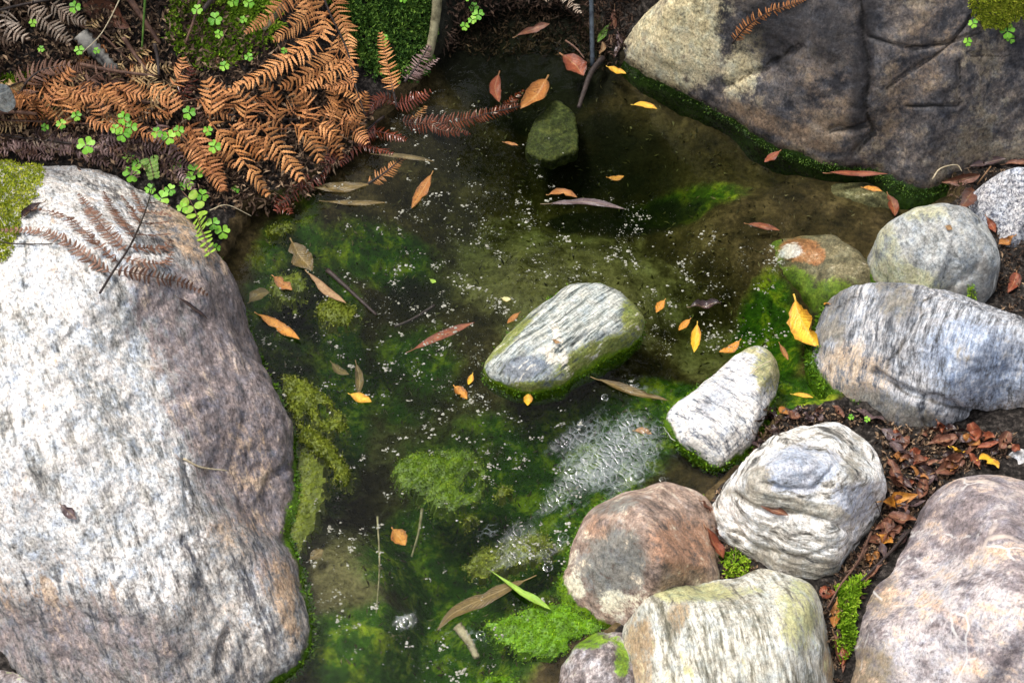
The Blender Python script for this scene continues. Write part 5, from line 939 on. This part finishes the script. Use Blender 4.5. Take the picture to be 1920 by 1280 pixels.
FB = [(950, 420, 230, 80, 14, 1.5), (1000, 480, 170, 60, 10, 1.2), (840, 540, 150, 110, 30, 1.), (720, 640, 160, 150, 20, .7), (850, 690, 110, 100, 0, 1.1), (560, 620, 110, 150, 0, .45), (1150, 470, 150, 60, 10, 1.), (1300, 560, 160, 120, 10, 1.), (1420, 500, 60, 80, 0, .8), (1310, 640, 60, 50, 0, 1.), (900, 820, 160, 110, 0, .55), (1150, 390, 120, 30, 5, .6), (760, 900, 160, 130, 0, .3), (640, 1060, 100, 160, 0, .45),
      (1000, 1010, 120, 70, -20, .7), (900, 1150, 120, 90, 0, .4), (800, 220, 200, 60, -8, .4), (900, 300, 150, 60, 0, .35), (1190, 740, 60, 40, 0, .7), (700, 400, 120, 60, 0, .4), (850, 1230, 150, 60, 0, .4)]
def flecks(count, r0, r1, seed, relief=.0006, cluster=True):
    rs = np.random.default_rng(seed); V, F, A = [], [], []
    cand = np.stack([rs.uniform(440, 1620, 60000), rs.uniform(150, 1290, 60000)], 1); w = blobs(cand, FB); w *= .22 + 1.5 * sstep(.0, .32, fbm(np.c_[cand / 55., np.zeros(len(cand))], 3))
    cand = cand[rs.random(len(cand)) < w * .6]; W0 = Pn(cand[:count * 3]); sd = sdist(W0[:, :2], POOLW); k = 0
    for p, s in zip(W0, sd):
        if s < .012 or k >= count: continue
        if hit(*proj(p[None])[0], True)[0][2] > .002: continue
        r = r0 * (r1 / r0) ** rs.random() ** 1.8; m = 9
        parts = [(p, r)] if not cluster or r < .002 else [(p + np.r_[rs.normal(size=2) * r * .8, 0], r * rs.uniform(.2, .6)) for _ in range(rs.integers(3, 9))]
        for c, rr in parts:
            b = len(V); st = rs.uniform(.55, 1); an0 = rs.uniform(0, 6); V.append(c + [0, 0, .0008 + relief * 1.6]); A.append((.5, .5, rs.random()))
            for i in range(m):
                an = an0 + 2 * math.pi * i / m; q = rr * rs.uniform(.65, 1.25); V.append(c + [q * math.cos(an), q * st * math.sin(an), .0006]); A.append((.5, .5, rs.random()))
            F += [(b, b + 1 + i, b + 1 + (i + 1) % m) for i in range(m)]
        k += 1
    return np.array(V), F, np.array(A)
v, f, a = flecks(1200, .0008, .0042, 5); v2, f2, a2 = flecks(5200, .00025, .0007, 6, .0003, False); b = len(v)
tag(mesh('foam_flecks', np.r_[v, v2], f + [tuple(k + b for k in q) for q in f2], M_foam_glint, attrs={'luv': np.r_[a, a2]}, smooth=False), kind='stuff')
bmat = N('bubble_film'); t = bmat.t; t.nodes.remove(bmat.b); gl = bmat.n('ShaderNodeBsdfGlossy'); gl.inputs['Roughness'].default_value = .05; tr = bmat.n('ShaderNodeBsdfTransparent'); fr = bmat.n('ShaderNodeFresnel'); fr.inputs['IOR'].default_value = 1.5
ms = bmat.n('ShaderNodeMixShader'); bmat.put(ms.inputs[0], fr.outputs[0]); bmat.put(ms.inputs[1], tr.outputs[0]); bmat.put(ms.inputs[2], gl.outputs[0])
fo = bmat.n('ShaderNodeBsdfDiffuse'); fo.inputs['Color'].default_value = (.72, .76, .74, 1); bz = bmat.sepc(bmat.attr('luv')); c = bmat.obj(); m2 = bmat.n('ShaderNodeMixShader')
bmat.put(m2.inputs[0], bmat.math('MULTIPLY', bmat.math('MULTIPLY', bmat.step(bz[0], .25, .85), bmat.step(bmat.noise(c, 170, 3, .6), .44, .60)), bmat.math('MULTIPLY', bz[1], .35))); bmat.put(m2.inputs[1], ms.outputs[0]); bmat.put(m2.inputs[2], fo.outputs[0]); bmat.put(bmat.out.inputs['Surface'], m2.outputs[0])  # pale diffuse colour on the rims stands in for bright sky reflections
V, F, BA = [], [], []; placed = []
BB = [(1150, 850, 110, 75, -15, 1.), (1060, 930, 70, 50, -30, .9), (1000, 1020, 120, 50, -20, .7), (1180, 800, 60, 30, 0, .8), (870, 1180, 60, 30, 0, .25), (760, 1165, 30, 25, 0, .9), (1110, 760, 50, 20, 0, .4)]
tries = 0
while len(placed) < 40 and tries < 9000:
    tries += 1; p = np.array([[random.uniform(740, 1290), random.uniform(740, 1200)]])
    if random.random() > blobs(p, BB)[0]: continue
    r = (1.6 + 7.5 * random.random() ** 2.2) * MPP * (1 if p[0, 1] < 980 else .75); c = P(*p[0])
    if any(np.linalg.norm(c - o) < (r + s) * 1.02 for o, s in placed) or hit(*p[0])[0][2] > .001: continue
    placed.append((c, r)); m = 14; prof = [(1.75, .0003), (1.45, .07), (1.2, .2), (1.02, .42), (.88, .62), (.66, .80), (.36, .92)]
    b = len(V); wt = random.uniform(.2, 1.)
    for rr, zz in prof:
        for i in range(m): an = 2 * math.pi * i / m; V.append(c + np.array([r * rr * math.cos(an), r * rr * math.sin(an), r * zz * .8 + .0006])); BA.append((max(0, 1 - abs(rr - 1.35) / .42), wt, 0))
    V.append(c + np.array([0, 0, r * .78 + .0006])); BA.append((0, wt, 0)); k = len(prof)
    F += [(b + j * m + i, b + j * m + (i + 1) % m, b + (j + 1) * m + (i + 1) % m, b + (j + 1) * m + i) for j in range(k - 1) for i in range(m)] + [(b + (k - 1) * m + i, b + (k - 1) * m + (i + 1) % m, b + k * m) for i in range(m)]
tag(mesh('water_bubbles', V, F, bmat.m, attrs={'luv': np.array(BA)}), kind='stuff')
# added film imitating the sky glint: extra gloss, pale cell walls painted in
lac = N('sky_glint_film', .3, .5); t = lac.t; c = lac.obj(); cw = lac.warp(lac.warp(c, 30, .02), 160, .003); e1 = lac.vor(cw, 105, 'DISTANCE_TO_EDGE'); e2 = lac.vor(cw, 230, 'DISTANCE_TO_EDGE'); nz = lac.noise(c, 28, 5, .65); k = lac.sepc(lac.attr('luv'))[0]
w1 = lac.math('MULTIPLY', lac.step(e1, .13, .02), lac.step(lac.math('ADD', k, lac.math('MULTIPLY', lac.math('SUBTRACT', nz, .5), 2.2)), .42, .85)); w2 = lac.math('MULTIPLY', lac.step(e2, .16, .03), lac.step(lac.math('ADD', k, lac.math('MULTIPLY', lac.math('SUBTRACT', lac.noise(c, 45, 4, .65), .5), 2.6)), .62, 1.0))
fa = lac.math('MULTIPLY', lac.math('MAXIMUM', w1, w2), .12); lac.b.inputs['Base Color'].default_value = (.62, .70, .72, 1); tr = lac.n('ShaderNodeBsdfTransparent'); ms = lac.n('ShaderNodeMixShader')
lac.put(ms.inputs[0], fa); lac.put(ms.inputs[1], tr.outputs[0]); lac.put(ms.inputs[2], lac.b.outputs[0]); gls = lac.n('ShaderNodeBsdfGlossy'); gls.inputs['Roughness'].default_value = .13; bpl = lac.n('ShaderNodeBump'); lac.put(bpl.inputs['Height'], lac.math('ADD', lac.math('MULTIPLY', lac.step(e1, .0, .25), .22), lac.math('MULTIPLY', lac.noise(lac.mapp(lac.warp(c, 18, .03), (0, 0, -.6), (28, 75, 28)), 1., 3, .55), 1.3))); bpl.inputs['Strength'].default_value = .30; bpl.inputs['Distance'].default_value = .004; lac.put(gls.inputs['Normal'], bpl.outputs[0])
m3 = lac.n('ShaderNodeMixShader'); lac.put(m3.inputs[0], lac.math('MULTIPLY', lac.step(lac.math('ADD', k, lac.math('MULTIPLY', lac.math('SUBTRACT', lac.noise(lac.mapp(c, (0, 0, -.7), (9, 30, 9)), 1., 5, .65), .5), 2.4)), .30, 1.2), .24)); lac.put(m3.inputs[1], ms.outputs[0]); lac.put(m3.inputs[2], gls.outputs[0]); lac.put(lac.out.inputs['Surface'], m3.outputs[0])
LB = [(1150, 850, 125, 90, -15, .85), (1080, 925, 80, 50, -30, .5), (1190, 800, 50, 25, 0, .7), (1000, 1020, 110, 45, -20, .45), (762, 1165, 30, 20, 0, .5), (930, 1000, 60, 40, -30, .4), (1200, 735, 60, 20, 10, .4), (880, 1200, 60, 30, 0, .35)]
lx, ly = np.arange(P(640, 1280)[0], P(1330, 700)[0] + .05, .006), np.arange(P(900, 1285)[1], P(900, 690)[1], .006); LX, LY = np.meshgrid(lx, ly); lv = np.c_[LX.ravel(), LY.ravel(), np.full(LX.size, .0012)]; lk = blobs(proj(lv), LB)
m = len(lx); lf = [(r_ * m + q_, r_ * m + q_ + 1, (r_ + 1) * m + q_ + 1, (r_ + 1) * m + q_) for r_ in range(len(ly) - 1) for q_ in range(m - 1) if lk[r_ * m + q_] > .02 or lk[(r_ + 1) * m + q_ + 1] > .02]
use = np.unique(np.array(lf)); mp = -np.ones(len(lv), int); mp[use] = np.arange(len(use))
tag(mesh('sky_glint_film', lv[use], [tuple(int(mp[z_]) for z_ in q_) for q_ in lf], lac.m, attrs={'luv': np.c_[lk[use], lk[use], lk[use]]}), kind='stuff')
vs, fs, b = [], [], 0
for pl in ([(1452, 266), (1500, 284), (1560, 298), (1598, 300), (1640, 312), (1690, 324), (1738, 334)], [(1244, 800), (1262, 822), (1300, 850), (1340, 874), (1372, 872)], [(480, 1256), (520, 1254), (548, 1242), (566, 1228)], [(904, 702), (930, 716), (965, 728), (1000, 734)], [(1598, 748), (1630, 770), (1655, 786)]):
    p = resample(Pn(pl, .001), 60); p += fbm(p * 90, 3)[:, None] * np.array([.003, .003, 0]); r = np.maximum(.0001, .0009 * (fbm(p * 40 + 3, 2) + .25)); v, f = tube(p, r, 5); vs += v; fs += [tuple(k + b for k in q) for q in f]; b = len(vs)
tag(mesh('waterline_glint', vs, fs, M_foam_glint, attrs={'luv': np.full((len(vs), 3), .9)}), kind='stuff')  # thin pale strips painted in as the sky glint along the waterline
q, n = scatter([(470, 420), (640, 310), (800, 180), (1100, 140), (1300, 170), (1450, 270), (1700, 350), (1600, 440), (1440, 480), (1480, 640), (1300, 720), (1200, 900), (1060, 1000), (1000, 1270), (640, 1270), (590, 1000), (520, 700)], 2600, [0], 4)
V, F, A = blades(q + n * .001, n, .010, .0016, 2.2); tag(mesh('sunken_debris', V, F, moss_mat('sunken_crumbs', ((.012, .010, .004), (.06, .05, .02), (.20, .17, .09))), attrs={'luv': A}, smooth=False), kind='stuff')

# ------------------------------------------------------------------ unseen leafy bush, added to block sky light and darken the reflections
bush = empty('unseen_shade_bush', (.35, 2.55, .5)); tag(bush, 'unseen dark leafy bush added behind the pool to block sky light', 'bush')
N_ = 9000; q = rng.normal(size=(N_, 3)); q /= np.linalg.norm(q, axis=1)[:, None]; q *= (rng.random(N_) ** .4)[:, None]; q = q * np.array([.95, .8, .85]) + np.array([.85, 2.75, 1.35])
q = q[(fbm(q * 2.2, 3) > -.12) & (q[:, 2] > 1.62 - .87 * (q[:, 1] - .05))]
v, f, a = blades(q, np.tile([0, -.5, .3], (len(q), 1)), .11, .022, 1.2); o = mesh('crown', v, f, MM['dark'], bush, attrs={'luv': a}, smooth=False); o.matrix_parent_inverse = Matrix.Translation(-bush.location)
v, f = tube(np.array([(.35, 2.75, .1), (.38, 2.75, .7), (.5, 2.72, 1.2), (.55, 2.7, 1.7)]), [.04, .035, .025, .01], 8, .1); o = mesh('trunk', v, f, SM['bark'], bush); o.matrix_parent_inverse = Matrix.Translation(-bush.location)
